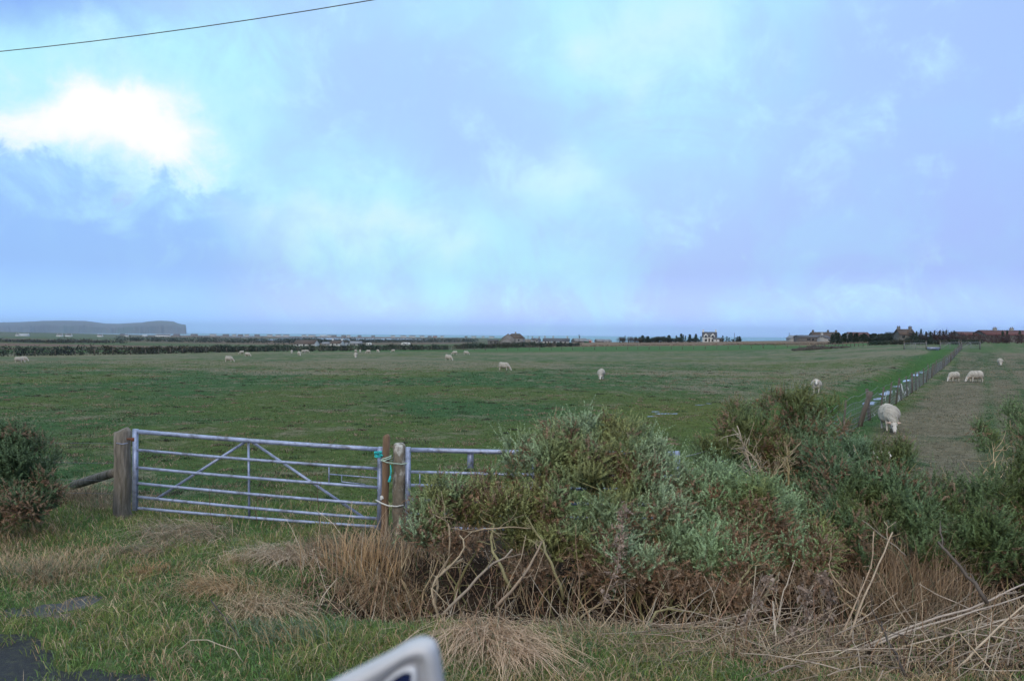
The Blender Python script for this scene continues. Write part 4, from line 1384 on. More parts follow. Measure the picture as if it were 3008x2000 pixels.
for q in range(150):                                       # flattened pale stalks, lower right
    x = 1.1 + 4.2 * g.random(); y = 5.95 + 1.5 * g.random() + .12 * (x < 2) * 4
    if y < float(litter_edge(x, y)) - .55: continue
    p0 = np.array([x, y, float(gz(x, y)) + .02 + .10 * g.random()])
    a = .35 + .35 * g.standard_normal() + (math.pi if g.random() < .3 else 0)
    d = unit(np.array([math.cos(a), math.sin(a) * .8, .12 + .16 * g.standard_normal()]))
    L = .35 + .75 * g.random()
    c = np.array([(.40, .32, .25), (.28, .21, .15), (.20, .15, .11)][q % 3]) * (.6 + .6 * g.random())
    b.tube(curve(p0, p0 + d * L, .05 * g.standard_normal(3) * L, 5, g, .008), np.linspace(.0058, .0025, 5) * (.6 + .7 * g.random()), 4, c, cap=False)
tag(b.build('dry_stems', M_stem), 'thicket of thin brown dead stems and litter beneath the gorse', 'dead stems', kind='stuff')
# crumpled leaf litter
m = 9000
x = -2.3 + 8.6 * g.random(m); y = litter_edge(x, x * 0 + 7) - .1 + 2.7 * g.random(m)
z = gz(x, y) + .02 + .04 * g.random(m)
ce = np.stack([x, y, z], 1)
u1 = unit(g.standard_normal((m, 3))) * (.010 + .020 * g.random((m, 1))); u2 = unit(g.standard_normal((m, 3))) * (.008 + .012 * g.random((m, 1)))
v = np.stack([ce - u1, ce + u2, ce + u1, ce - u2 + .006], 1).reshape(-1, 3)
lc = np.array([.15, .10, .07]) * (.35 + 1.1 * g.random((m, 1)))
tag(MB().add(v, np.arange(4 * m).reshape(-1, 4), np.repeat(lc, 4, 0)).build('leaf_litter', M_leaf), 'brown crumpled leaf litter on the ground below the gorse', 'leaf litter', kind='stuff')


# ---- single sticks and stalks
def stick(name, pts_px, rad, col, label, cat='stalk', group='dead stalks and branches', twigs=0, seed=0, leaves=0, bush=None):
    """a single stalk; with bush it is a stem of that bush"""
    g = np.random.default_rng(900 + seed)
    rad = rad * .78
    pts = np.array([at(a, b_, c) for a, b_, c in pts_px])
    t = np.linspace(0, 1, len(pts)); tt = np.linspace(0, 1, 9)
    pth = np.stack([np.interp(tt, t, pts[:, q]) for q in range(3)], 1)
    pth[1:-1] += rad * .5 * g.standard_normal((7, 3))
    root = bush if bush is not None else thing(name, label, cat, pth[0], group)
    st = MB().tube(pth, np.linspace(rad, rad * .55, 9), 7, col).build('stem', M_stem, root)
    for q in range(twigs):
        k = 2 + int(6.5 * g.random())
        d = unit(pth[k] - pth[k - 1]) + .75 * g.standard_normal(3)
        p0 = pth[k]; p2 = p0 + unit(d) * (.10 + .25 * g.random())
        tb = MB().tube(curve(p0, p2, .03 * g.standard_normal(3), 5, g, .008), np.linspace(rad * .45, .002, 5), 5, np.array(col) * (.8 + .4 * g.random()))
        p3 = p0 + (p2 - p0) * .6
        tb.tube([p3, p3 + unit(d + .8 * g.standard_normal(3)) * .12], [rad * .3, .0018], 4, np.array(col))
        tb.build('twig', M_stem, st)
    if leaves:
        lb = MB()
        for q in range(leaves):
            k = 1 + 7.9 * g.random(); c = pth[int(k)] + (pth[min(8, int(k) + 1)] - pth[int(k)]) * (k % 1)
            c = c + .030 * g.standard_normal(3)
            m = 7
            u1 = unit(g.standard_normal((m, 3))) * (.008 + .020 * g.random((m, 1))); u2 = unit(g.standard_normal((m, 3))) * (.006 + .014 * g.random((m, 1)))
            ce = c + .012 * g.standard_normal((m, 3))
            v = np.stack([ce - u1, ce + u2, ce + u1, ce - u2 + .005], 1).reshape(-1, 3)
            lb.add(v, np.arange(4 * m).reshape(-1, 4), np.array([.26, .195, .155]) * (.5 + .9 * g.random()))
        lb.build('withered_leaves', M_leaf, root)
    return root


TAN = (.30, .23, .15); PALE = (.38, .31, .24); GREY = (.30, .25, .20); DARK = (.055, .045, .04); OLV = (.22, .19, .095)
stick('dead_branch', [(1298, 1808, 7.5), (1400, 1700, 7.6), (1505, 1612, 7.8)], .021, (.25, .20, .15), 'thick straight dead branch leaning right in the hollow under the broad gorse', seed=1, twigs=2)
stick('dead_branch', [(1455, 1785, 7.6), (1540, 1690, 7.7), (1592, 1590, 7.9)], .022, (.27, .20, .14), 'thick brown dead branch leaning right, nearer the centre of the hollow', seed=2, twigs=3)
stick('gorse_stem', [(1292, 1820, 7.6), (1262, 1735, 7.7), (1285, 1690, 7.8), (1345, 1645, 7.9), (1368, 1592, 8.0), (1350, 1572, 8.1)], .018, TAN, 'bent tan stem with bare forks at the left end of the hollow', 'stem', seed=3, twigs=8, bush=B_broad)
stick('gorse_stem', [(1280, 1780, 7.8), (1285, 1700, 7.8), (1310, 1665, 7.9), (1360, 1640, 8.0)], .020, TAN, 'short thick tan stem curving right beside the bent forked stem', 'stem', seed=4, twigs=2, bush=B_broad)
stick('gorse_stem', [(1500, 1725, 8.0), (1465, 1650, 8.1), (1440, 1590, 8.3), (1452, 1540, 8.5)], .024, OLV, 'thick olive stem rising left through the hollow into the gorse', 'stem', seed=5, twigs=4, bush=B_broad)
stick('gorse_stem', [(1655, 1760, 8.0), (1625, 1660, 8.0), (1590, 1585, 8.2), (1550, 1520, 8.5)], .022, OLV, 'thick olive stem leaning left in the middle of the hollow', 'stem', seed=6, twigs=4, bush=B_broad)
stick('gorse_stem', [(1375, 1563, 8.4), (1430, 1553, 8.3), (1500, 1545, 8.3), (1570, 1552, 8.4)], .012, TAN, 'bare tan branch lying level along the bottom of the gorse leaves', 'branch', seed=7, twigs=5, bush=B_broad)
stick('gorse_stem', [(1318, 1640, 8.3), (1320, 1570, 8.3), (1318, 1535, 8.4), (1278, 1512, 8.4)], .013, TAN, 'upright bare forked stem below the lichened gate post', 'stem', seed=8, twigs=6, bush=B_broad)
stick('gorse_stem', [(2225, 1450, 9.7), (2210, 1385, 9.7), (2185, 1310, 9.7), (2165, 1250, 9.7)], .014, PALE, 'long bare pale forked stem in the gap of the tall dull gorse', 'stem', seed=9, twigs=19, bush=B_tall)
stick('gorse_stem', [(2255, 1430, 9.7), (2220, 1350, 9.7), (2180, 1300, 9.7)], .012, (.34, .27, .17), 'bare tan stem crossing the long pale forked stem', 'stem', seed=10, twigs=16, bush=B_tall)
stick('gorse_stem', [(2250, 1425, 9.7), (2280, 1385, 9.7), (2312, 1345, 9.7)], .013, (.34, .27, .17), 'bare stem forking right in the gap of the tall dull gorse', 'stem', seed=11, twigs=17, bush=B_tall)
stick('gorse_stem', [(2316, 1425, 9.7), (2316, 1380, 9.7), (2314, 1345, 9.7)], .018, (.30, .24, .12), 'short upright snapped stem right of the bare forked stems', 'stem', seed=12, twigs=13, bush=B_tall)
stick('gorse_stem', [(2195, 1790, 7.9), (2165, 1755, 7.9), (2180, 1700, 8.0), (2200, 1660, 8.2)], .025, OLV, 'thick mossy stem forking in the right part of the hollow', 'stem', seed=13, twigs=5, bush=B_low)
stick('gorse_stem', [(2005, 1870, 7.3), (2070, 1835, 7.5), (2140, 1822, 7.7), (2200, 1800, 7.8), (2260, 1740, 8.0), (2290, 1680, 8.2)], .030, (.20, .165, .10), 'thickest mossy trunk arching low across the right part of the hollow', 'stem', seed=14, twigs=6, bush=B_low)
stick('gorse_stem', [(1905, 1850, 7.5), (1925, 1800, 7.6), (1960, 1790, 7.7), (2030, 1795, 7.8), (2090, 1800, 7.9)], .018, OLV, 'olive branch lying level left of the thickest mossy trunk', 'branch', seed=15, twigs=5, bush=B_low)
# docks: stalks hung with withered leaves
stick('dead_dock', [(1765, 1800, 7.4), (1785, 1735, 7.45), (1815, 1660, 7.5), (1822, 1580, 7.5), (1828, 1500, 7.5)], .009, (.26, .19, .14), 'tall dead dock with crumpled grey brown leaves before the broad gorse', 'dead dock', seed=20, twigs=4, leaves=60)
stick('dead_dock', [(2160, 1920, 6.9), (2185, 1850, 6.95), (2215, 1790, 7.0), (2255, 1710, 7.1)], .010, (.24, .17, .12), 'dead dock with woolly clumps leaning right in front of the mossy trunk', 'dead dock', seed=21, leaves=46)
stick('dead_dock', [(2370, 1930, 6.9), (2372, 1870, 6.9), (2368, 1780, 6.95), (2362, 1740, 7.0)], .008, (.22, .15, .11), 'dark upright dead dock right of the two crossing pale sticks', 'dead dock', seed=22, leaves=50)
stick('dead_dock', [(2435, 1920, 6.9), (2440, 1830, 6.9), (2436, 1740, 7.0), (2420, 1690, 7.0)], .009, (.22, .15, .11), 'dead dock with dense withered leaves at the left of the tall dry heap', 'dead dock', seed=23, leaves=60)
stick('dead_dock', [(2300, 1960, 6.7), (2310, 1900, 6.7), (2330, 1850, 6.8)], .008, (.24, .17, .12), 'short dead dock below the fallen pale stalks', 'dead dock', seed=24, leaves=40)
# leaning and fallen pale stalks, lower right
FALL = [
    ([(2130, 1903, 6.9), (2280, 1900, 6.9), (2430, 1893, 6.9)], .012, (.36, .27, .22), 'pinkish fallen stalk lying level in the lower right'),
    ([(2010, 1935, 6.7), (2120, 1918, 6.75), (2170, 1910, 6.8)], .010, (.36, .26, .17), 'short tan fallen stalk below the mossy trunk'),
    ([(2100, 1950, 6.6), (2250, 1925, 6.7), (2420, 1912, 6.8)], .009, PALE, 'pale fallen stalk lying just under the pinkish one'),
    ([(2450, 1935, 6.6), (2650, 1850, 6.8), (2870, 1775, 7.0), (3030, 1705, 7.2)], .016, (.35, .285, .235), 'long pale fallen stalk slanting up to the right edge, top of the bundle'),
    ([(2480, 1930, 6.6), (2700, 1840, 6.8), (2900, 1785, 7.0), (3030, 1740, 7.1)], .014, (.36, .295, .24), 'long pale fallen stalk slanting up to the right edge, second of the bundle'),
    ([(2520, 1945, 6.5), (2720, 1880, 6.7), (2900, 1835, 6.8), (3030, 1800, 6.9)], .010, PALE, 'thinner fallen stalk at the bottom of the slanting bundle'),
    ([(2780, 1995, 6.2), (2900, 1870, 6.4), (3030, 1760, 6.6)], .014, (.40, .31, .22), 'steep tan stalk crossing the slanting bundle at the right'),
    ([(2475, 1920, 6.8), (2530, 1770, 6.9), (2590, 1640, 7.0), (2622, 1562, 7.1)], .013, (.40, .31, .22), 'thick pale stalk leaning right in front of the dark gorse'),
    ([(2465, 1880, 6.8), (2520, 1760, 6.9), (2562, 1650, 7.0), (2566, 1560, 7.1)], .010, (.36, .26, .18), 'brown stalk with bent tip left of the thick pale leaning stalk'),
    ([(2660, 1630, 7.3), (2600, 1580, 7.3), (2533, 1528, 7.3)], .007, GREY, 'thin grey stalk leaning left across the tall dry heap'),
    ([(2520, 1760, 7.0), (2465, 1715, 7.0), (2440, 1678, 7.0), (2434, 1655, 7.0)], .010, (.40, .30, .19), 'broken tan stalk with pale tip left of the tall dry heap'),
    ([(2280, 1840, 7.0), (2300, 1740, 7.1), (2320, 1690, 7.2), (2335, 1645, 7.2)], .009, PALE, 'pale stalk leaning right, in front of the mossy trunk'),
    ([(2320, 1880, 6.9), (2350, 1800, 7.0), (2390, 1718, 7.1)], .007, PALE, 'thin pale stalk crossing behind the dark upright dock'),
    ([(2285, 1920, 6.7), (2275, 1830, 6.8), (2270, 1765, 6.9)], .011, (.44, .36, .28), 'pale split upright stalk left of the dark upright dock'),
    ([(2900, 1770, 7.0), (2850, 1700, 7.1), (2790, 1630, 7.2), (2755, 1590, 7.3)], .024, (.10, .08, .065), 'thick dark branch with pale snapped tip in front of the right gorse'),
    ([(2668, 2005, 6.1), (2640, 1930, 6.2), (2605, 1870, 6.4), (2590, 1825, 6.5)], .014, DARK, 'black mossy stick standing in the right foreground'),
    ([(2125, 1960, 6.6), (2132, 1895, 6.6), (2107, 1852, 6.7)], .007, PALE, 'pale bent stalk tip left end of the fallen bundle'),
    ([(620, 1763, 7.4), (665, 1820, 7.1), (710, 1880, 6.8)], .009, DARK, 'thin dark stick leaning in the grass below the straw tussocks'),
    ([(520, 1912, 6.5), (560, 1880, 6.4), (610, 1878, 6.3), (690, 1910, 6.2), (715, 1945, 6.2)], .007, (.33, .28, .2), 'arched pale stalk bowing over the near left grass'),
    ([(1480, 1745, 7.5), (1530, 1640, 7.6), (1545, 1570, 7.8)], .007, TAN, 'thin tan stalk between the two thick leaning branches'),
    ([(1560, 1790, 7.4), (1570, 1700, 7.4), (1605, 1600, 7.5)], .006, TAN, 'thin upright tan stalk right of the two thick leaning branches'),
    ([(1690, 1820, 7.3), (1705, 1720, 7.3), (1690, 1600, 7.4), (1692, 1540, 7.4)], .006, (.25, .16, .10), 'tall thin reddish stalk left of the grey dock'),
]
for q, (pp, rd, cl, lb) in enumerate(FALL):
    stick('dry_stalk', pp, rd, cl, lb, seed=40 + q, twigs=2 if rd > .009 else 0)
# slender weed stems before the gate
for q, (px, y0_, y1_, Y, lb) in enumerate(((618, 1555, 1435, 10.3, 'thin dark red weed stem before the left half of the braced gate'), (748, 1535, 1455, 10.2, 'thin dark weed stem before the centre upright of the braced gate'),
                                           (935, 1580, 1395, 9.9, 'tallest thin dark weed stem before the right half of the braced gate'), (1035, 1560, 1475, 9.8, 'pale weed stem before the latch end of the braced gate'),
                                           (520, 1290, 1270, 10.9, None))):
    if lb is None: continue
    stick('weed_stem', [(px + 8, y0_, Y), (px, (y0_ + y1_) / 2, Y + .05), (px - 4, y1_, Y + .1)], .0055, (.10, .05, .04) if 'dark' in lb else (.34, .28, .2), lb, 'weed stem', 'weed stems before the gate', twigs=2, seed=80 + q)

# ------------------------------------------------------------------ overhead cable
c0, c1 = at(0, 152, 16.0), at(1100, 0, 13.5)
d = c1 - c0
tag(MB().tube([c0 + d * t + np.array([0, 0, .25 * ((t - .5) ** 2 - .25)]) for t in np.linspace(-2.5, 3.2, 40)], .0085, 6).build('overhead_cable', M_cable, loc=c0),
    'thin dark overhead cable slanting across the upper left sky', 'cable')


# ------------------------------------------------------------------ wing mirror of the vehicle, close to the camera
def mirror():
    Y0 = .56
    out = [(830, 2120), (870, 2060), (985, 1992), (1110, 1930), (1205, 1884), (1250, 1873), (1280, 1882), (1290, 1905), (1298, 1945), (1306, 2000), (1308, 2080), (1300, 2190), (1270, 2260), (1180, 2290), (1000, 2290), (880, 2250), (832, 2190)]
    # resample the outline
    o = np.array(out + out[:1], float)
    L = np.concatenate([[0], np.cumsum(np.linalg.norm(np.diff(o, axis=0), axis=1))])
    s = np.linspace(0, L[-1], 73)[:-1]
    o = np.stack([np.interp(s, L, o[:, 0]), np.interp(s, L, o[:, 1])], 1)
    cen = np.array([1110, 2090.0])

    def loop(inset, dy):
        v = o - cen
        r = np.linalg.norm(v, axis=1)
        q = cen + v * np.clip((r - inset) / r, .05, 1)[:, None]
        return np.array([at(a, b_, Y0) + np.array([0, dy * Y0 / .8, 0]) for a, b_ in q])
    root = thing('wing_mirror', 'blurred silver wing mirror of the vehicle at the bottom edge', 'wing mirror', loop(0, 0).mean(0))
    n_ = len(o)

    def strip(b, loops):
        vv = np.concatenate(loops); k = np.arange(n_)
        fs = np.concatenate([np.stack([a * n_ + k, a * n_ + (k + 1) % n_, (a + 1) * n_ + (k + 1) % n_, (a + 1) * n_ + k], 1) for a in range(len(loops) - 1)])
        b.add(vv, fs)
        return b
    sh = strip(MB(), [loop(120, .065), loop(75, .06), loop(42, .04), loop(16, .016), loop(2, .002), loop(6, -.003), loop(20, -.009), loop(52, -.011), loop(60, -.004), loop(84, -.002), loop(92, .004)])
    sh.f.append(np.arange(n_)[None][:, ::-1])
    sh.build('housing', M_silver, root, smooth=True)
    strip(MB(), [loop(92, .004), loop(95, -.004), loop(110, -.006), loop(117, .006)]).build('rim', M_rim, root, smooth=True)
    gl = MB().add(loop(117, .006), [tuple(range(n_))]).build('mirror_glass', M_glass, root)
    a = at(1000, 2280, .59)
    MB().tube([a, a + np.array([-.05, -.05, -.18]), a + np.array([-.25, -.25, -.30])], .014, 10).build('arm', M_silver, root)


mirror()


# ------------------------------------------------------------------ far plants
def leaf_cloud(b, c, r, n_, size, col, g, var=.5, flat=1.0):
    """irregular crown of small leaf sized faces spread through an uneven volume"""
    d = unit(g.standard_normal((n_, 3)))
    k = (.55 + .5 * g.random((n_, 1))) * (1 + .35 * (vnoise(d[:, 0] * 2.5 + c[0], d[:, 2] * 2.5 + d[:, 1] * 2, 160)[:, None] - .5) * 2)
    P = np.asarray(c) + d * np.asarray(r) * k
    a1 = unit(g.standard_normal((n_, 3))) * size * (.5 + g.random((n_, 1)))
    a2 = unit(g.standard_normal((n_, 3))) * size * (.4 + .7 * g.random((n_, 1)))
    v = np.stack([P - a1 * .5, P + a2, P + a1 * .5], 1).reshape(-1, 3)
    cc = np.asarray(col) * (1 - var * .5 + var * g.random((n_, 1)))
    b.add(v, np.arange(3 * n_).reshape(-1, 3), np.repeat(cc, 3, 0))


def conifer_mesh(seed, sparse=False, wide=.22):
    """one metre tall, scaled on placement: trunk and whorls of drooping needle sprays"""
    g = np.random.default_rng(seed)
    b = MB().tube([(0, 0, -.03), (.01 * g.standard_normal(), 0, .5), (0, .01 * g.standard_normal(), 1.0)], [.022, .016, .003], 6, (.06, .045, .035))
    for z in np.linspace(.12 if not sparse else .2, .97, 15 if not sparse else 11):
        rad = wide * (1.05 - z) ** .8 * (.55 + .8 * g.random())
        for q in range(7 if not sparse else 4):
            a = g.random() * 6.283
            tip = np.array([math.cos(a) * rad, math.sin(a) * rad, z + .05 * (g.random() - .6)])
            for e in range(8 if not sparse else 5):
                t = .25 + .8 * g.random()
                p = np.array([0, 0, z]) + (tip - np.array([0, 0, z])) * t
                a1 = unit(g.standard_normal(3)) * .06; a2 = unit(g.standard_normal(3)) * .055
                b.add([p - a1, p + a2, p + a1], np.array([[0, 1, 2]]), np.array([.030, .045, .026]) * (.6 + .9 * g.random()))
    me = b.mesh('conifer')
    me.materials.append(M_leaf)
    return me


def shrub_mesh(seed, col, bare=False):
    g = np.random.default_rng(seed)
    b = MB()
    for q in range(7):
        a = g.random() * 6.283; r = .28 * g.random()
        b.tube([(0, 0, -.03), (r * math.cos(a) * .5, r * math.sin(a) * .5, .3), (r * math.cos(a) * 1.3, r * math.sin(a), .75 + .2 * g.random())], [.018, .012, .004], 4, (.07, .05, .04))
    for q in range(11):
        a = g.random() * 6.283; r = .30 * math.sqrt(g.random())
        z = .30 + .5 * g.random()
        leaf_cloud(b, (r * math.cos(a), r * math.sin(a), z), (.22, .2, .2), 150 if not bare else 90, .075 if not bare else .045, col, g)
    me = b.mesh('shrub')
    me.materials.append(M_leaf)
    return me


CON = [conifer_mesh(1), conifer_mesh(2), conifer_mesh(3, True), conifer_mesh(4, True, .16)]
SHR = [shrub_mesh(11, (.035, .045, .028)), shrub_mesh(12, (.075, .048, .042), True), shrub_mesh(13, (.03, .045, .03))]


def plant(name, me, px, row_top, Y, label, cat, group, width=None, base_row=None):
    x = (px - 1504) / F * Y
    z = float(gz(x, Y)) - .1
    h = max(.8, at(px, row_top, Y)[2] - z) * 1.08
    o = bpy.data.objects.new(name, me)
    C.objects.link(o)
    o.location = (x, Y, z)
    wd = h if width is None else width / F * Y / (.42 if name == 'conifer' else .62)
    o.scale = (wd, wd, h)
    o.rotation_euler = (0, 0, random.random() * 6.28)
    return tag(o, label, cat, group)


# row of windblown conifers beside the white house (photo column, row of top, mesh)
ROW = [(1822, 989, 's1', 26), (1836, 987, 'c3', 0), (1846, 989, 's1', 24), (1858, 991, 's1', 20), (1872, 993, 's1', 22), (1888, 987, 'c1', 16), (1882, 993, 's0', 26), (1903, 989, 'c0', 18), (1912, 994, 's0', 20),
       (1927, 991, 'c1', 14), (1940, 988, 's0', 26), (1955, 990, 's0', 20), (1965, 986, 'c0', 16), (1972, 990, 's2', 20), (1987, 987, 'c2', 10), (1984, 994, 's0', 18), (2001, 982, 'c0', 13), (2007, 985, 'c3', 8), (2013, 987, 'c3', 8), (2026, 984, 'c0', 14),
       (2044, 983, 'c1', 11), (2051, 993, 's2', 8), (2059, 989, 'c2', 9), (2123, 987, 'c2', 9), (2135, 989, 'c2', 9), (2142, 992, 'c3', 7), (2152, 995, 's2', 9), (2162, 992, 'c2', 8), (2167, 989, 'c0', 8), (2173, 989, 'c1', 9)]
ROW += [(1828, 991, 's0', 15), (1852, 988, 's1', 14), (1866, 990, 's0', 14), (1879, 989, 's2', 13), (1896, 990, 's2', 15), (1918, 990, 's0', 13), (1934, 989, 's2', 14), (1949, 987, 's0', 14), (1960, 988, 's2', 13), (1994, 990, 's0', 12), (2034, 991, 's2', 12)]
ROW = [(a, b_, c, d * (1.45 if c[0] == 'c' else .85)) for a, b_, c, d in ROW]
ROW.sort()
for q, (px, rt, kd, wd) in enumerate(ROW):
    me = CON[int(kd[1])] if kd[0] == 'c' else SHR[int(kd[1])]
    nm = {'c0': 'dense dark conifer', 'c1': 'dense dark conifer', 'c2': 'thin windblown conifer', 'c3': 'spindly conifer', 's0': 'bushy dark shrub', 's1': 'leafless reddish shrub', 's2': 'small dark shrub'}[kd]
    plant('conifer' if kd[0] == 'c' else 'shrub', me, px, rt, 455 + 8 * random.random(), f'{nm}, {ORD[q]} plant from the left in the row by the white house', 'tree' if kd[0] == 'c' else 'shrub', 'row of trees by the white house', wd or None)

# tree belt and hedges on the right
BELT = []
for px in range(2448, 2640, 9):
    BELT.append((px + random.uniform(-3, 3), random.uniform(977, 985) if px < 2560 else random.uniform(981, 986), 'c0' if random.random() < .6 else 'c1', 24))
BELT += [(2602, 974, 's2', 44), (2585, 981, 's2', 26), (2620, 980, 's2', 30)]
BELT.sort()
for q, (px, rt, kd, wd) in enumerate(BELT):
    me = CON[int(kd[1])] if kd[0] == 'c' else SHR[2]
    plant('conifer' if kd[0] == 'c' else 'shrub', me, px, rt, 268 + 14 * random.random(), f'dark {"conifer" if kd[0] == "c" else "rounded tree"}, {ORD[q]} from the left in the belt before the red roof', 'tree', 'tree belt before the red roof', wd)
TOPS = [(2683, 979, 9), (2692, 976, 8), (2705, 970, 12), (2720, 977, 9), (2733, 976, 9), (2745, 974, 10), (2760, 974, 9), (2771, 975, 12), (2780, 972, 7), (2795, 977, 8), (2803, 974, 8), (2860, 979, 9), (2945, 975, 10), (2958, 973, 8), (2995, 974, 14)]
for q, (px, rt, wd) in enumerate(TOPS):
    plant('conifer', CON[q % 2 + (2 if q % 3 else 0)] if q % 3 != 1 else CON[0], px, rt, 205 + 10 * random.random(), f'slim conifer rising above the reddish hedge, {ORD[q]} from the left', 'tree', 'conifers above the reddish hedge', wd + 6)


def hedge(name, label, knots, h0, h1, wdt, size, cols, per_m, seed, tag_kind=None, cat='hedge'):
    """knots: (photo column, forward distance); an uneven hedge of small leaf faces"""
    g = np.random.default_rng(seed)
    K = np.array([((px - 1504) / F * Y, Y) for px, Y in knots])
    L = np.concatenate([[0], np.cumsum(np.linalg.norm(np.diff(K, axis=0), axis=1))])
    b = MB()
    s = 0.0
    while s < L[-1]:
        x, y = np.interp(s, L, K[:, 0]), np.interp(s, L, K[:, 1])
        x += wdt * .3 * g.standard_normal(); y += wdt * .3 * g.standard_normal()
        h = h0 + (h1 - h0) * vnoise(np.array([s * .18 / max(h1, 1) * 2]), np.array([seed * 1.0]), 3)[0] * (.7 + .6 * g.random())
        z = float(gz(x, y))
        c = np.array(cols[int(len(cols) * vnoise(np.array([s * .11]), np.array([2.0 + seed]), 4)[0]) % len(cols)])
        leaf_cloud(b, (x, y, z + h * .48), (wdt * .6, wdt * .6, h * .55), per_m, size, c, g, .8)
        s += wdt * .33
    c0 = (K[0][0], K[0][1], float(gz(*K[0])))
    return tag(b.build(name, M_leaf, loc=c0), label, cat, kind=tag_kind)


DG = [(.020, .034, .020), (.026, .040, .022), (.036, .036, .022), (.024, .036, .026)]
hedge('gorse_hedge', 'long dark gorse hedge along the left far side of the grazed field', [(-120, 146), (0, 152), (400, 170), (800, 214), (1150, 246), (1318, 262)], 1.5, 2.1, 2.0, .32, DG, 130, 1)
hedge('gorse_hedge', 'shorter dark gorse hedge in front of the big grey house', [(1345, 300), (1500, 322), (1600, 335), (1700, 345)], 1.4, 3.0, 2.2, .42, DG, 110, 2)
hedge('hedge', 'reddish leafless hedge in front of the red roofed houses at the right', [(2672, 214), (2760, 206), (2850, 200), (2950, 198), (3060, 196)], 1.9, 3.3, 1.8, .28, [(.085, .034, .032), (.065, .034, .034), (.045, .030, .03), (.055, .036, .03)], 130, 3)
hedge('hedge', 'dark green hedge along the foot of the reddish hedge', [(2560, 205), (2640, 196), (2740, 186), (2840, 180), (2872, 178)], .8, 1.5, 1.5, .28, DG, 110, 4)
for q, (px, rt, wd) in enumerate(((2684, 984, 30), (2703, 981, 34), (2722, 983, 30), (2742, 981, 36), (2762, 982, 32), (2782, 981, 34), (2800, 984, 28), (2818, 988, 26))):
    plant('shrub', SHR[2], px, rt, 212, f'dark rounded bush behind the reddish hedge, {ORD[q]} from the left', 'shrub', 'bushes behind the reddish hedge', wd)
hedge('woodland', 'dark far plantation strip beyond the white houses', [(360, 900), (500, 880), (700, 860), (860, 840), (930, 900), (1150, 1000), (1400, 1050)], 4.2, 6.4, 9, 1.5, [(.028, .040, .026), (.033, .042, .03)], 60, 5, 'stuff', 'woodland')
hedge('woodland', 'low dark scrub patches on the far left heath', [(-60, 560), (60, 580), (150, 540), (250, 600), (360, 640)], 1.6, 4.0, 7, 1.1, [(.030, .036, .026), (.045, .042, .03)], 40, 6, 'stuff', 'scrub')
hedge('rough_grass', 'strip of rough brown grass along the far side of the field', [(1690, 335), (1850, 342), (2000, 345), (2150, 340), (2300, 300), (2420, 275), (2560, 262), (2660, 250)], .3, .8, 2.0, .32, [(.14, .10, .07), (.17, .12, .08), (.11, .085, .06)], 26, 7, 'stuff', 'rough grass')

# far post and wire fence
ff = thing('post_fence', 'low post and wire fence running along the far edge of the grazed field', 'fence', (0, 240, float(gz(0, 240))))
fk = np.array([((px - 1504) / F * Y, Y) for px, Y in ((-40, 146), (0, 147.5), (400, 165), (800, 206), (1150, 236), (1318, 246), (1500, 250), (1900, 252), (2400, 240), (2560, 190))])
fl = np.concatenate([[0], np.cumsum(np.linalg.norm(np.diff(fk, axis=0), axis=1))])
wp = []
for q, s in enumerate(np.arange(1, fl[-1], fl[-1] / 84)):
    x, y = np.interp(s, fl, fk[:, 0]), np.interp(s, fl, fk[:, 1])
    z = float(gz(x, y)); lx = random.uniform(-.25, .25)
    h = random.uniform(1.0, 1.35)
    MB().tube([(x, y, z - .2), (x + lx, y, z + h)], .075 if q % 5 else .11, 6).build('post', M_fpost, ff)
    wp.append((x, y, z))
wp = np.array(wp)
for h in (.5, .95):
    MB().tube(wp + np.array([0, 0, h]), .010, 4).build('wire', M_wire, ff)


# ------------------------------------------------------------------ far gates, trough, earth mound
def far_gate(pa, pb, Ya, Yb, h, label):
    xa, xb = (pa - 1504) / F * Ya, (pb - 1504) / F * Yb
    za, zb = float(gz(xa, Ya)), float(gz(xb, Yb))
    A, B = np.array([xa, Ya, za]), np.array([xb, Yb, zb])
    r = thing('far_gate', label, 'gate', A, 'gates at the far end of the fields')
    m = MB()
    for k in range(6):
        u = np.array([0, 0, .15 + (h - .15) * k / 5])
        m.tube([A + u, B + u], .022 if k < 5 else .04, 6)
    for t in (0, .5, 1):
        q = A + (B - A) * t
        m.tube([q + np.array([0, 0, .1]), q + np.array([0, 0, h])], .035, 6)
    m.tube([A + np.array([0, 0, .2]), (A + B) / 2 + np.array([0, 0, h])], .03, 6)
    m.build('frame', M_fargate, r)
    for q in (A, B):
        MB().tube([q + np.array([0, .12, -.2]), q + np.array([0, .12, h + .35])], .10, 8).build('post', M_fpost, r)


far_gate(2657, 2722, 140, 138, 1.15, 'leftmost of the three metal gates at the far end of the ditch')
far_gate(2763, 2818, 136, 137, 1.2, 'middle metal gate at the far end, right of the trough')
far_gate(2824, 2880, 137, 139, 1.2, 'rightmost metal gate at the far end, at the mown field corner')
x, y = (2742 - 1504) / F * 134, 134.0
z = float(gz(x, y))
tb = MB()
v = []
for (sx_, sy_, zz) in ((.85, .25, .05), (1.0, .35, .5), (.94, .30, .5), (.82, .22, .14)):
    v += [(x - sx_, y - sy_, z + zz), (x + sx_, y - sy_, z + zz), (x + sx_, y + sy_, z + zz), (x - sx_, y + sy_, z + zz)]
tb.add(v, [(a * 4 + k, a * 4 + (k + 1) % 4, a * 4 + 4 + (k + 1) % 4, a * 4 + 4 + k) for a in range(3) for k in range(4)] + [(12, 13, 14, 15), (3, 2, 1, 0)])
for sx_ in (-.7, .7):
    tb.box((x + sx_, y, z + .0), (.12, .5, .2))
tag(tb.build('feed_trough', M_galv, loc=(x, y, z)), 'pale grey feed trough between the far metal gates', 'trough')
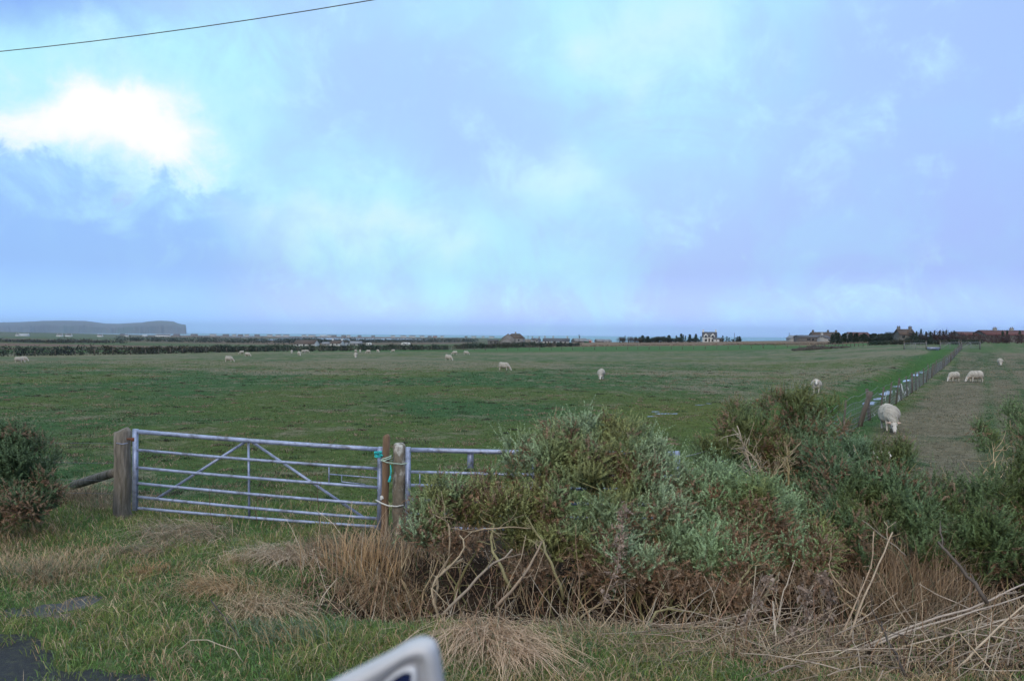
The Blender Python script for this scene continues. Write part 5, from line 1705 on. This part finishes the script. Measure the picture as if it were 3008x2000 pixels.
# heap of dug earth
g = np.random.default_rng(77)
mb = MB()
for q in range(70):
    px = 2335 + 150 * g.random(); Y = 190 + 10 * g.random()
    x = (px - 1504) / F * Y
    hgt = .25 + .65 * math.exp(-((px - 2395) / 45) ** 2) * g.random()
    mb.sphere((x, Y, float(gz(x, Y)) + hgt * .25), (.6 + .8 * g.random(), .5, hgt), 9, 7, rough=.35, seed=q)
pm = ((2395 - 1504) / F * 195, 195.0)
tag(mb.build('earth_heap', M_mud, loc=(pm[0], pm[1], float(gz(*pm)))), 'long low heap of dark dug earth near the far right of the field', 'earth heap')


# ------------------------------------------------------------------ buildings
def srgb(*c):
    return tuple(((v / 255) / 12.92 if v / 255 <= .04045 else ((v / 255 + .055) / 1.055) ** 2.4) for v in c)


HM = {}


def hm(name, col, rough=.85, scale=.8, stretch=None, var=.18, bump=0.):
    if name not in HM:
        HM[name] = mat(name, col, rough, var=var, scale=scale, stretch=stretch, bump=bump, bscale=3)
    return HM[name]


W_WHITE = hm('white harling', (.55, .545, .52)); W_GREY = hm('grey harling', (.23, .22, .21)); W_STONE = hm('grey stone wall', (.125, .115, .105), var=.35, scale=1.6)
W_LGREY = hm('light grey wall', (.33, .325, .31)); RF_SLATE = hm('dark slate roof', (.060, .058, .066), .6, 1.5, var=.3); RF_BROWN = hm('brown tiled roof', (.075, .050, .038), .8, 1.5, var=.3)
RF_RED = hm('dull red tiled roof', (.095, .036, .034), .8, 1.2, var=.3); RF_GREY = hm('grey sheet roof', (.17, .17, .18), .6, 1.0)
W_WOOD = hm('dark timber', (.06, .045, .04)); G_WIN = water('window glass', (.02, .025, .03), .08, 0, 1); W_BLUE = hm('pale blue paint', (.42, .55, .62)); W_GREEN = hm('green sheet', (.03, .10, .06)); W_RED = hm('red paint', (.30, .05, .04))


def house(name, label, pa, pb, rb, re_, rr_, Y, wall, roof, dep=7.0, rot=0.0, chim=(), wins=(), doors=(), dormers=(), hip=0.0, gable_front=False, cat='house', group='houses beyond the fields', chim_mat=None, chim_h=1.3):
    """pa..pb photo columns of the front, rows of base, eave and ridge, forward distance"""
    W = (pb - pa) / F * Y
    xc = ((pa + pb) / 2 - 1504) / F * Y
    zg = float(gz(xc, Y))
    H1 = max(1.6, (rb - re_) / F * Y); H2 = max(.6, (re_ - rr_) / F * Y)
    z0 = at((pa + pb) / 2, rb, Y)[2]
    z0 = max(zg - .6, min(z0, zg + 1.2))
    cs, sn = math.cos(rot), math.sin(rot)

    def wd(v):
        v = np.asarray(v, float).reshape(-1, 3)
        return np.stack([xc + v[:, 0] * cs - v[:, 1] * sn, Y + v[:, 0] * sn + v[:, 1] * cs, z0 + v[:, 2]], 1)
    r = thing(name, label, cat, (xc, Y, z0), group)
    w2, d2 = W / 2, dep / 2
    if gable_front:
        pts = [(-w2, -d2), (w2, -d2), (w2, d2), (-w2, d2)]
        v = [(x, y, -1.5) for x, y in pts] + [(x, y, H1) for x, y in pts] + [(0, -d2, H1 + H2), (0, d2, H1 + H2)]
        MB().add(wd(v), [(0, 1, 5, 8, 4), (2, 3, 7, 9, 6), (1, 2, 6, 5), (3, 0, 4, 7)]).build('wall', wall, r)
        o_ = .3; k = H2 / w2
        rv = []
        for s in (-1, 1):
            rv.append([(s * (w2 + o_), -d2 - o_, H1 - o_ * k), (0, -d2 - o_, H1 + H2), (0, d2 + o_, H1 + H2), (s * (w2 + o_), d2 + o_, H1 - o_ * k)])
    else:
        v = [(-w2, -d2, -1.5), (w2, -d2, -1.5), (w2, d2, -1.5), (-w2, d2, -1.5), (-w2, -d2, H1), (w2, -d2, H1), (w2, d2, H1), (-w2, d2, H1), (-w2 + hip, 0, H1 + H2 * (1 if hip == 0 else .98)), (w2 - hip, 0, H1 + H2 * (1 if hip == 0 else .98))]
        MB().add(wd(v), [(0, 1, 5, 4), (1, 2, 6, 9, 5), (2, 3, 7, 6), (3, 0, 4, 8, 7)] if hip == 0 else [(0, 1, 5, 4), (1, 2, 6, 5), (2, 3, 7, 6), (3, 0, 4, 7)]).build('wall', wall, r)
        o_ = .3; k = H2 / d2; e = o_ if hip == 0 else o_
        rv = []
        for s in (-1, 1):
            rv.append([(-w2 - e, s * (d2 + o_), H1 - o_ * k), (-w2 - e + (hip + e if hip else 0), 0, H1 + H2), (w2 + e - (hip + e if hip else 0), 0, H1 + H2), (w2 + e, s * (d2 + o_), H1 - o_ * k)])
        if hip:
            for s in (-1, 1):
                rv.append([(s * (w2 + e), -d2 - o_, H1 - o_ * k), (s * (w2 - hip), 0, H1 + H2), (s * (w2 - hip), 0, H1 + H2 - .001), (s * (w2 + e), d2 + o_, H1 - o_ * k)])
    rbm = MB()
    for q in rv:
        a = np.array(q, float); bb = a + np.array([0, 0, .14])
        rbm.add(wd(np.vstack([a, bb])), [(3, 2, 1, 0), (4, 5, 6, 7), (0, 1, 5, 4), (1, 2, 6, 5), (2, 3, 7, 6), (3, 0, 4, 7)])
    ro = rbm.build('roof', roof, r)
    for cx in chim:
        cm = chim_mat or wall
        x = -w2 + W * cx
        x = min(max(x, -w2 + .45), w2 - .45)
        y = 0
        hh = H1 + H2 + chim_h
        cb = MB()
        for (sw_, z1, z2) in ((.9, H1 + H2 - .9, hh), (1.05, hh, hh + .15)):
            p = [(x - sw_ / 2, -sw_ * .4), (x + sw_ / 2, -sw_ * .4), (x + sw_ / 2, sw_ * .4), (x - sw_ / 2, sw_ * .4)]
            cb.add(wd([(a, b_, z1) for a, b_ in p] + [(a, b_, z2) for a, b_ in p]), [(3, 2, 1, 0), (4, 5, 6, 7), (0, 1, 5, 4), (1, 2, 6, 5), (2, 3, 7, 6), (3, 0, 4, 7)])
        for e in (-.25, .25):
            q = wd([(x + e, 0, hh + .12), (x + e, 0, hh + .5)])
            cb.tube(q, .14, 8)
        cb.build('chimney', cm, ro)

    def panel(nm, fx, fz, w_, h_, mt, proud=.03):
        x = -w2 + W * fx; z = H1 * fz
        p = wd([(x - w_ / 2, -d2 - proud, z), (x + w_ / 2, -d2 - proud, z), (x + w_ / 2, -d2 - proud, z + h_), (x - w_ / 2, -d2 - proud, z + h_),
                (x - w_ / 2, -d2 + .1, z), (x + w_ / 2, -d2 + .1, z), (x + w_ / 2, -d2 + .1, z + h_), (x - w_ / 2, -d2 + .1, z + h_)])
        return MB().add(p, [(0, 1, 2, 3), (7, 6, 5, 4), (4, 5, 1, 0), (5, 6, 2, 1), (6, 7, 3, 2), (7, 4, 0, 3)]).build(nm, mt, r)
    for (fx, fz, w_, h_) in wins: panel('window', fx, fz, w_, h_, G_WIN)
    for (fx, w_, h_, mt) in doors: panel('door', fx, 0.0, w_, h_, mt)
    for (fx, w_, h_) in dormers:                            # gabled wall dormers
        x = -w2 + W * fx; zz = H1 - .1; y0_ = -d2 - .06; y1_ = -d2 * .1
        ap = h_ + w_ * .55
        p = wd([(x - w_ / 2, y0_, zz - 1.2), (x + w_ / 2, y0_, zz - 1.2), (x + w_ / 2, y0_, zz + h_), (x, y0_, zz + ap), (x - w_ / 2, y0_, zz + h_),
                (x - w_ / 2, y1_, zz - 1.2), (x + w_ / 2, y1_, zz - 1.2), (x + w_ / 2, y1_, zz + h_), (x, y1_, zz + ap), (x - w_ / 2, y1_, zz + h_)])
        dm = MB().add(p, [(0, 1, 2, 3, 4), (1, 6, 7, 2), (5, 0, 4, 9), (9, 8, 7, 6, 5)]).build('dormer', wall, r)
        o2 = .2
        q = wd([(x - w_ / 2 - o2, y0_ - .1, zz + h_ - .25), (x, y0_ - .1, zz + ap), (x, y1_ + .5, zz + ap), (x - w_ / 2 - o2, y1_ + .5, zz + h_ - .25),
                (x + w_ / 2 + o2, y0_ - .1, zz + h_ - .25), (x + w_ / 2 + o2, y1_ + .5, zz + h_ - .25)]) + np.array([0, 0, .04])
        t_ = np.array([0, 0, .12])
        MB().add(np.vstack([q, q + t_]), [(0, 1, 2, 3), (1, 4, 5, 2), (6, 9, 8, 7), (7, 8, 11, 10), (0, 6, 7, 1), (1, 7, 10, 4)]).build('dormer_roof', roof, dm)
        pw = wd([(x - .6, y0_ - .03, zz - .55), (x + .6, y0_ - .03, zz - .55), (x + .6, y0_ - .03, zz + h_ + .15), (x - .6, y0_ - .03, zz + h_ + .15)])
        MB().add(pw, [(0, 1, 2, 3)]).build('window', G_WIN, dm)
    return r


hs = house
hs('white_house', 'long white bungalow with brown roof beyond the hedge, left of the chimneyed house', 868, 934, 1018, 1010, 998.5, 600, W_WHITE, RF_BROWN, 9, -.25, wins=((.2, .3, 1.6, 1.1), (.5, .3, 1.6, 1.1), (.8, .3, 1.6, 1.1)))
hs('white_house', 'white gabled house with a chimney at each end right of the long bungalow', 974, 1008, 1016, 1009, 1000.5, 620, W_WHITE, RF_BROWN, 8, -.3, chim=(.05, .95), wins=((.3, .3, 1.1, 1.1), (.7, .3, 1.1, 1.1)))
hs('outbuilding', 'low grey outbuilding between the two white houses', 948, 972, 1015.5, 1010, 1005, 640, W_GREY, RF_GREY, 6, cat='outbuilding', wins=((.4, .3, 1, .9),))
hs('grey_house', 'grey bungalow with pale gable left of the first caravan', 1028, 1062, 1015, 1010, 1003, 640, W_LGREY, RF_GREY, 9, .35, wins=((.3, .3, 1.3, 1), (.7, .3, 1.3, 1)))
hs('white_shed', 'small white shed between white gabled house and grey bungalow', 1011, 1022, 1014.5, 1010, 1008, 630, W_WHITE, RF_GREY, 3, cat='shed')
hs('flat_building', 'low flat roofed grey building left of the big grey house', 1433, 1464, 1011, 1000, 998, 505, W_STONE, RF_SLATE, 7, wins=((.3, .35, 1, .9), (.7, .35, 1, .9)), cat='building')
hs('grey_house', 'big grey two storey house with hipped brown roof', 1490, 1539, 1012, 993, 980.5, 500, W_GREY, RF_BROWN, 9, -.15, hip=2.6, chim=(.5,), wins=((.25, .55, .9, 1.1), (.5, .55, .9, 1.1), (.75, .55, .9, 1.1), (.3, .1, .9, 1.1), (.7, .1, .9, 1.1)), chim_h=.9)
hs('house_wing', 'tall grey gabled wing on the left of the big grey house', 1474, 1511, 1012, 994, 981, 497, W_GREY, RF_BROWN, 8, .05, gable_front=True, wins=((.5, .6, .9, 1.1),), cat='house wing')
hs('house_wing', 'lower grey gabled wing in front of the big grey house', 1465, 1510, 1013, 1004, 993.5, 488, W_GREY, RF_BROWN, 6, .05, gable_front=True, wins=((.3, .3, .9, 1.0), (.65, .3, .9, 1.0)), cat='house wing')
hs('house', 'small pale house behind and left of the cottage row', 1562, 1586, 1008, 1000, 993.5, 640, W_LGREY, RF_SLATE, 7, .2, chim=(.08, .92), dormers=((.5, 2.2, .6),), wins=((.2, .3, .9, 1), (.8, .3, .9, 1)))
hs('cottage_row', 'row of white cottages with dark roof and three pale chimneys', 1596, 1672, 1010.5, 1002.5, 994, 520, W_WHITE, RF_SLATE, 7.5, -.12, chim=(.06, .38, .93), wins=((.1, .25, 1, 1.1), (.22, .25, 1, 1.1), (.45, .25, 1.6, 1.2), (.7, .25, 1, 1.1), (.86, .25, 1, 1.1)), doors=((.33, 1, 2, W_BLUE), (.58, 1.6, 2, W_BLUE)), chim_mat=W_LGREY)
hs('shed', 'wide grey shed right of the cottage row', 1683, 1722, 1010, 1003, 995.5, 540, W_STONE, RF_GREY, 8, .3, cat='shed', wins=((.3, .3, 1, .8),))
hs('white_shed', 'small white gabled building with a red end right of the wide grey shed', 1722, 1740, 1007, 1002, 998, 560, W_WHITE, RF_SLATE, 5, gable_front=True, cat='shed', doors=((.6, 1.6, 1.6, W_RED),))
hs('green_shed', 'tiny green shed below the white gabled building', 1716, 1730, 1010, 1007.5, 1006, 520, W_GREEN, RF_GREY, 3, cat='shed')
hs('house', 'grey bungalow left of the palest far house', 1750, 1772, 1008, 1003, 997.5, 600, W_STONE, RF_GREY, 7, .2)
hs('house', 'palest far house on the slope left of the shrub row', 1769, 1793, 1006, 1000, 995, 680, W_LGREY, RF_GREY, 7, .25, wins=((.35, .3, 1, 1), (.7, .3, 1, 1)))
hs('white_house', 'white house with two gabled dormers and two chimneys among the conifers', 2064, 2104, 1003.5, 989.5, 975.5, 480, W_WHITE, RF_SLATE, 7.5, -.22, chim=(.02, .98), dormers=((.23, 2.7, .9), (.72, 2.7, .9)), wins=((.23, .08, 1.4, 1.5), (.72, .08, 1.5, 1.5)), doors=((.47, 1, 2, W_WOOD),))
hs('house_annex', 'small white annex at the right foot of the dormered house', 2097, 2111, 1003.5, 999, 996, 474, W_WHITE, RF_SLATE, 3.5, cat='annex', wins=((.4, .3, .8, .7),))
hs('garage', 'low dark garage right of the dormered white house', 2111, 2122, 1003.5, 996.5, 995, 480, W_WOOD, RF_SLATE, 5, cat='garage')
hs('white_house', 'white gable end left of the long grey farm shed', 2319, 2340, 1002, 993, 985.5, 420, W_LGREY, RF_GREY, 8, .1, gable_front=True, wins=((.55, .3, .8, .8),))
hs('farm_shed', 'long grey farm shed in front of the big stone farmhouse', 2340, 2411, 1002.5, 991, 985, 380, W_STONE, RF_SLATE, 9, -.05, cat='farm shed', wins=((.38, .3, 1.6, .8), (.55, .2, 1.0, 1.0), (.78, .3, 1.6, .6)))
hs('farmhouse', 'big stone farmhouse with brown roof and chimneys left of the conifer belt', 2383, 2462, 1002.5, 990, 976, 395, W_STONE, RF_BROWN, 9, 0, chim=(.06, .62, .92), wins=((.5, .4, .9, 1.1), (.7, .4, .9, 1.1)), chim_h=.8)
hs('farm_annex', 'small pale gabled annex in front of the stone farmhouse', 2409, 2432, 1003, 997, 990, 370, W_LGREY, RF_SLATE, 5, .5, chim=(.05,), cat='annex')
hs('house', 'house with dull red roof behind the conifer belt', 2490, 2546, 1000, 988, 976.5, 320, W_GREY, RF_RED, 9, 0, group='red roofed houses')
hs('house', 'tall grey house with a chimney on both gables right of the conifer belt', 2636, 2676, 997, 987, 972, 260, W_STONE, RF_BROWN, 6.5, -.12, chim=(.0, 1.0), dormers=((.68, 1.9, .5),), wins=((.2, .3, .8, 1),), chim_mat=W_STONE, chim_h=.75)
hs('house', 'house with low dull red roof above the reddish hedge, middle of the red roofs', 2806, 2862, 1000, 990, 981, 235, W_STONE, RF_RED, 7, 0, group='red roofed houses')
hs('house', 'long red roofed house with two chimneys at the right edge', 2876, 3040, 1000, 990.5, 977.5, 232, W_STONE, RF_RED, 8, 0, chim=(.28, .58), group='red roofed houses', chim_mat=W_GREY, chim_h=.6)


def caravan(pa, pb, Y, label):
    W = (pb - pa) / F * Y; xc = ((pa + pb) / 2 - 1504) / F * Y
    z = float(gz(xc, Y))
    r = thing('caravan', label, 'caravan', (xc, Y, z), 'caravans beyond the hedge')
    prof = [(-.5, .45), (-.48, 1.3), (-.40, 2.25), (-.3, 2.5), (.3, 2.5), (.42, 2.2), (.5, 1.3), (.48, .45)]
    n_ = len(prof)
    v = [(xc + a * W, Y - 1.1, z + h) for a, h in prof] + [(xc + a * W, Y + 1.1, z + h) for a, h in prof]
    MB().add(v, [tuple(range(n_))[::-1], tuple(range(n_, 2 * n_))] + [(k, (k + 1) % n_, n_ + (k + 1) % n_, n_ + k) for k in range(n_)]).build('body', W_WHITE, r)
    MB().box((xc - .18 * W, Y - 1.12, z + 1.7), (.22 * W, .04, .6)).build('window', G_WIN, r)
    MB().box((xc + .2 * W, Y - 1.12, z + 1.7), (.18 * W, .04, .6)).build('window', G_WIN, r)
    MB().tube([(xc, Y - 1.05, z + .32), (xc, Y - .85, z + .32)], .32, 12).tube([(xc, Y + .85, z + .32), (xc, Y + 1.05, z + .32)], .32, 12).build('wheel', W_WOOD, r)


caravan(1075, 1092, 600, 'smaller white caravan right of the grey bungalow')
caravan(1178, 1206, 600, 'longer white caravan standing alone beyond the hedge')

# cottages along the far shore: a few pixels each, one mesh with wall and roof colours
SHORE = [(48, 56, 988, 0), (58, 85, 987, 1), (167, 184, 989, 0), (193, 211, 990, 0), (287, 301, 990, 0), (353, 366, 986, 2), (368, 377, 988, 0), (420, 433, 988, 1), (458, 500, 988, 0), (510, 528, 986.5, 2), (561, 580, 985.5, 2), (617, 635, 986, 0), (655, 672, 985, 2), (683, 694, 986, 0),
         (700, 713, 985, 2), (719, 731, 986, 0), (748, 762, 985, 2), (785, 800, 986, 0), (810, 826, 988, 0), (832, 850, 986, 0), (887, 900, 987.5, 0), (906, 927, 987.5, 0), (940, 958, 987.5, 1), (962, 972, 987, 0), (974, 988, 987, 2), (1003, 1016, 986.5, 2),
         (1019, 1029, 987.5, 0), (1051, 1061, 987, 2), (1091, 1101, 987, 2), (1148, 1160, 987, 0), (1177, 1193, 988, 0), (1202, 1220, 988, 0), (1233, 1247, 988, 0), (1257, 1268, 988, 2), (1272, 1284, 988, 3), (1294, 1304, 987.5, 0), (1365, 1373, 989.5, 2), (1385, 1399, 990, 0), (1415, 1423, 989.5, 0), (1437, 1452, 990.5, 0)]
wc = [(.66, .66, .64), (.50, .52, .54), (.20, .17, .16), (.40, .20, .16)]; rc = [(.10, .085, .085), (.30, .31, .33), (.08, .07, .07), (.12, .07, .06)]
for q, (pa, pb, rb, kd) in enumerate(SHORE):
    Y = 2450.0 + 60 * (q % 3)
    pm_ = (pa + pb) / 2
    # settle on the ground where the sight line meets it
    x0 = (pm_ - 1504) / F
    zs_ = [(abs(float(gz(x0 * yy, yy)) - at(pm_, rb, yy)[2]), yy) for yy in np.linspace(1900, 2600, 29)]
    Y = min(zs_)[1]
    W = (pb - pa) / F * Y; xc = x0 * Y; z = float(gz(xc, Y))
    h1, h2 = 3.0, 2.6
    dd = 3.5
    b = MB()
    b.add([(xc - W / 2, Y - dd, z - 1), (xc + W / 2, Y - dd, z - 1), (xc + W / 2, Y + dd, z - 1), (xc - W / 2, Y + dd, z - 1), (xc - W / 2, Y - dd, z + h1), (xc + W / 2, Y - dd, z + h1), (xc + W / 2, Y + dd, z + h1), (xc - W / 2, Y + dd, z + h1), (xc - W / 2, Y, z + h1 + h2), (xc + W / 2, Y, z + h1 + h2)],
          [(0, 1, 5, 4), (1, 2, 6, 9, 5), (2, 3, 7, 6), (3, 0, 4, 8, 7)], wc[kd])
    b.add([(xc - W / 2 - .3, Y - dd - .4, z + h1 - .2), (xc + W / 2 + .3, Y - dd - .4, z + h1 - .2), (xc + W / 2 + .3, Y, z + h1 + h2 + .1), (xc - W / 2 - .3, Y, z + h1 + h2 + .1), (xc + W / 2 + .3, Y + dd + .4, z + h1 - .2), (xc - W / 2 - .3, Y + dd + .4, z + h1 - .2)],
          [(0, 1, 2, 3), (3, 2, 4, 5)], rc[kd])
    if kd == 0:
        for s in (-.42, .42):
            b.box((xc + W * s, Y, z + h1 + h2 + .6), (1.0, 1.0, 1.6), 0, wc[kd])
    kn_ = ['white cottage', 'pale long building', 'dark roofed cottage', 'reddish cottage'][kd]
    tag(b.build('shore_cottage', M_vc, loc=(xc, Y, z)), f'distant {kn_}, {ORD[q]} building from the left along the far shore', 'cottage', 'cottages along the far shore')


def pole(px, rt, Y, label, arm=False):
    x = (px - 1504) / F * Y; z = float(gz(x, Y)); h = at(px, rt, Y)[2] - z
    b = MB().tube([(x, Y, z - .3), (x, Y, z + h)], [.18, .13], 8)
    if arm: b.box((x, Y, z + h - 1.0), (1.6, .2, .2)).box((x + .3, Y - .2, z + h - 2.0), (.7, .6, 1.0))
    tag(b.build('utility_pole', M_fpost, loc=(x, Y, z)), label, 'pole', 'utility poles')


pole(1701, 981, 520, 'utility pole with transformer in front of the wide grey shed', True)
pole(1551, 985, 520, 'plain utility pole right of the big grey house')
pole(2157, 978, 480, 'thin pole among the conifers right of the white dormered house')
pole(2318, 977, 430, 'thin pole left of the pale gable end at the farm')
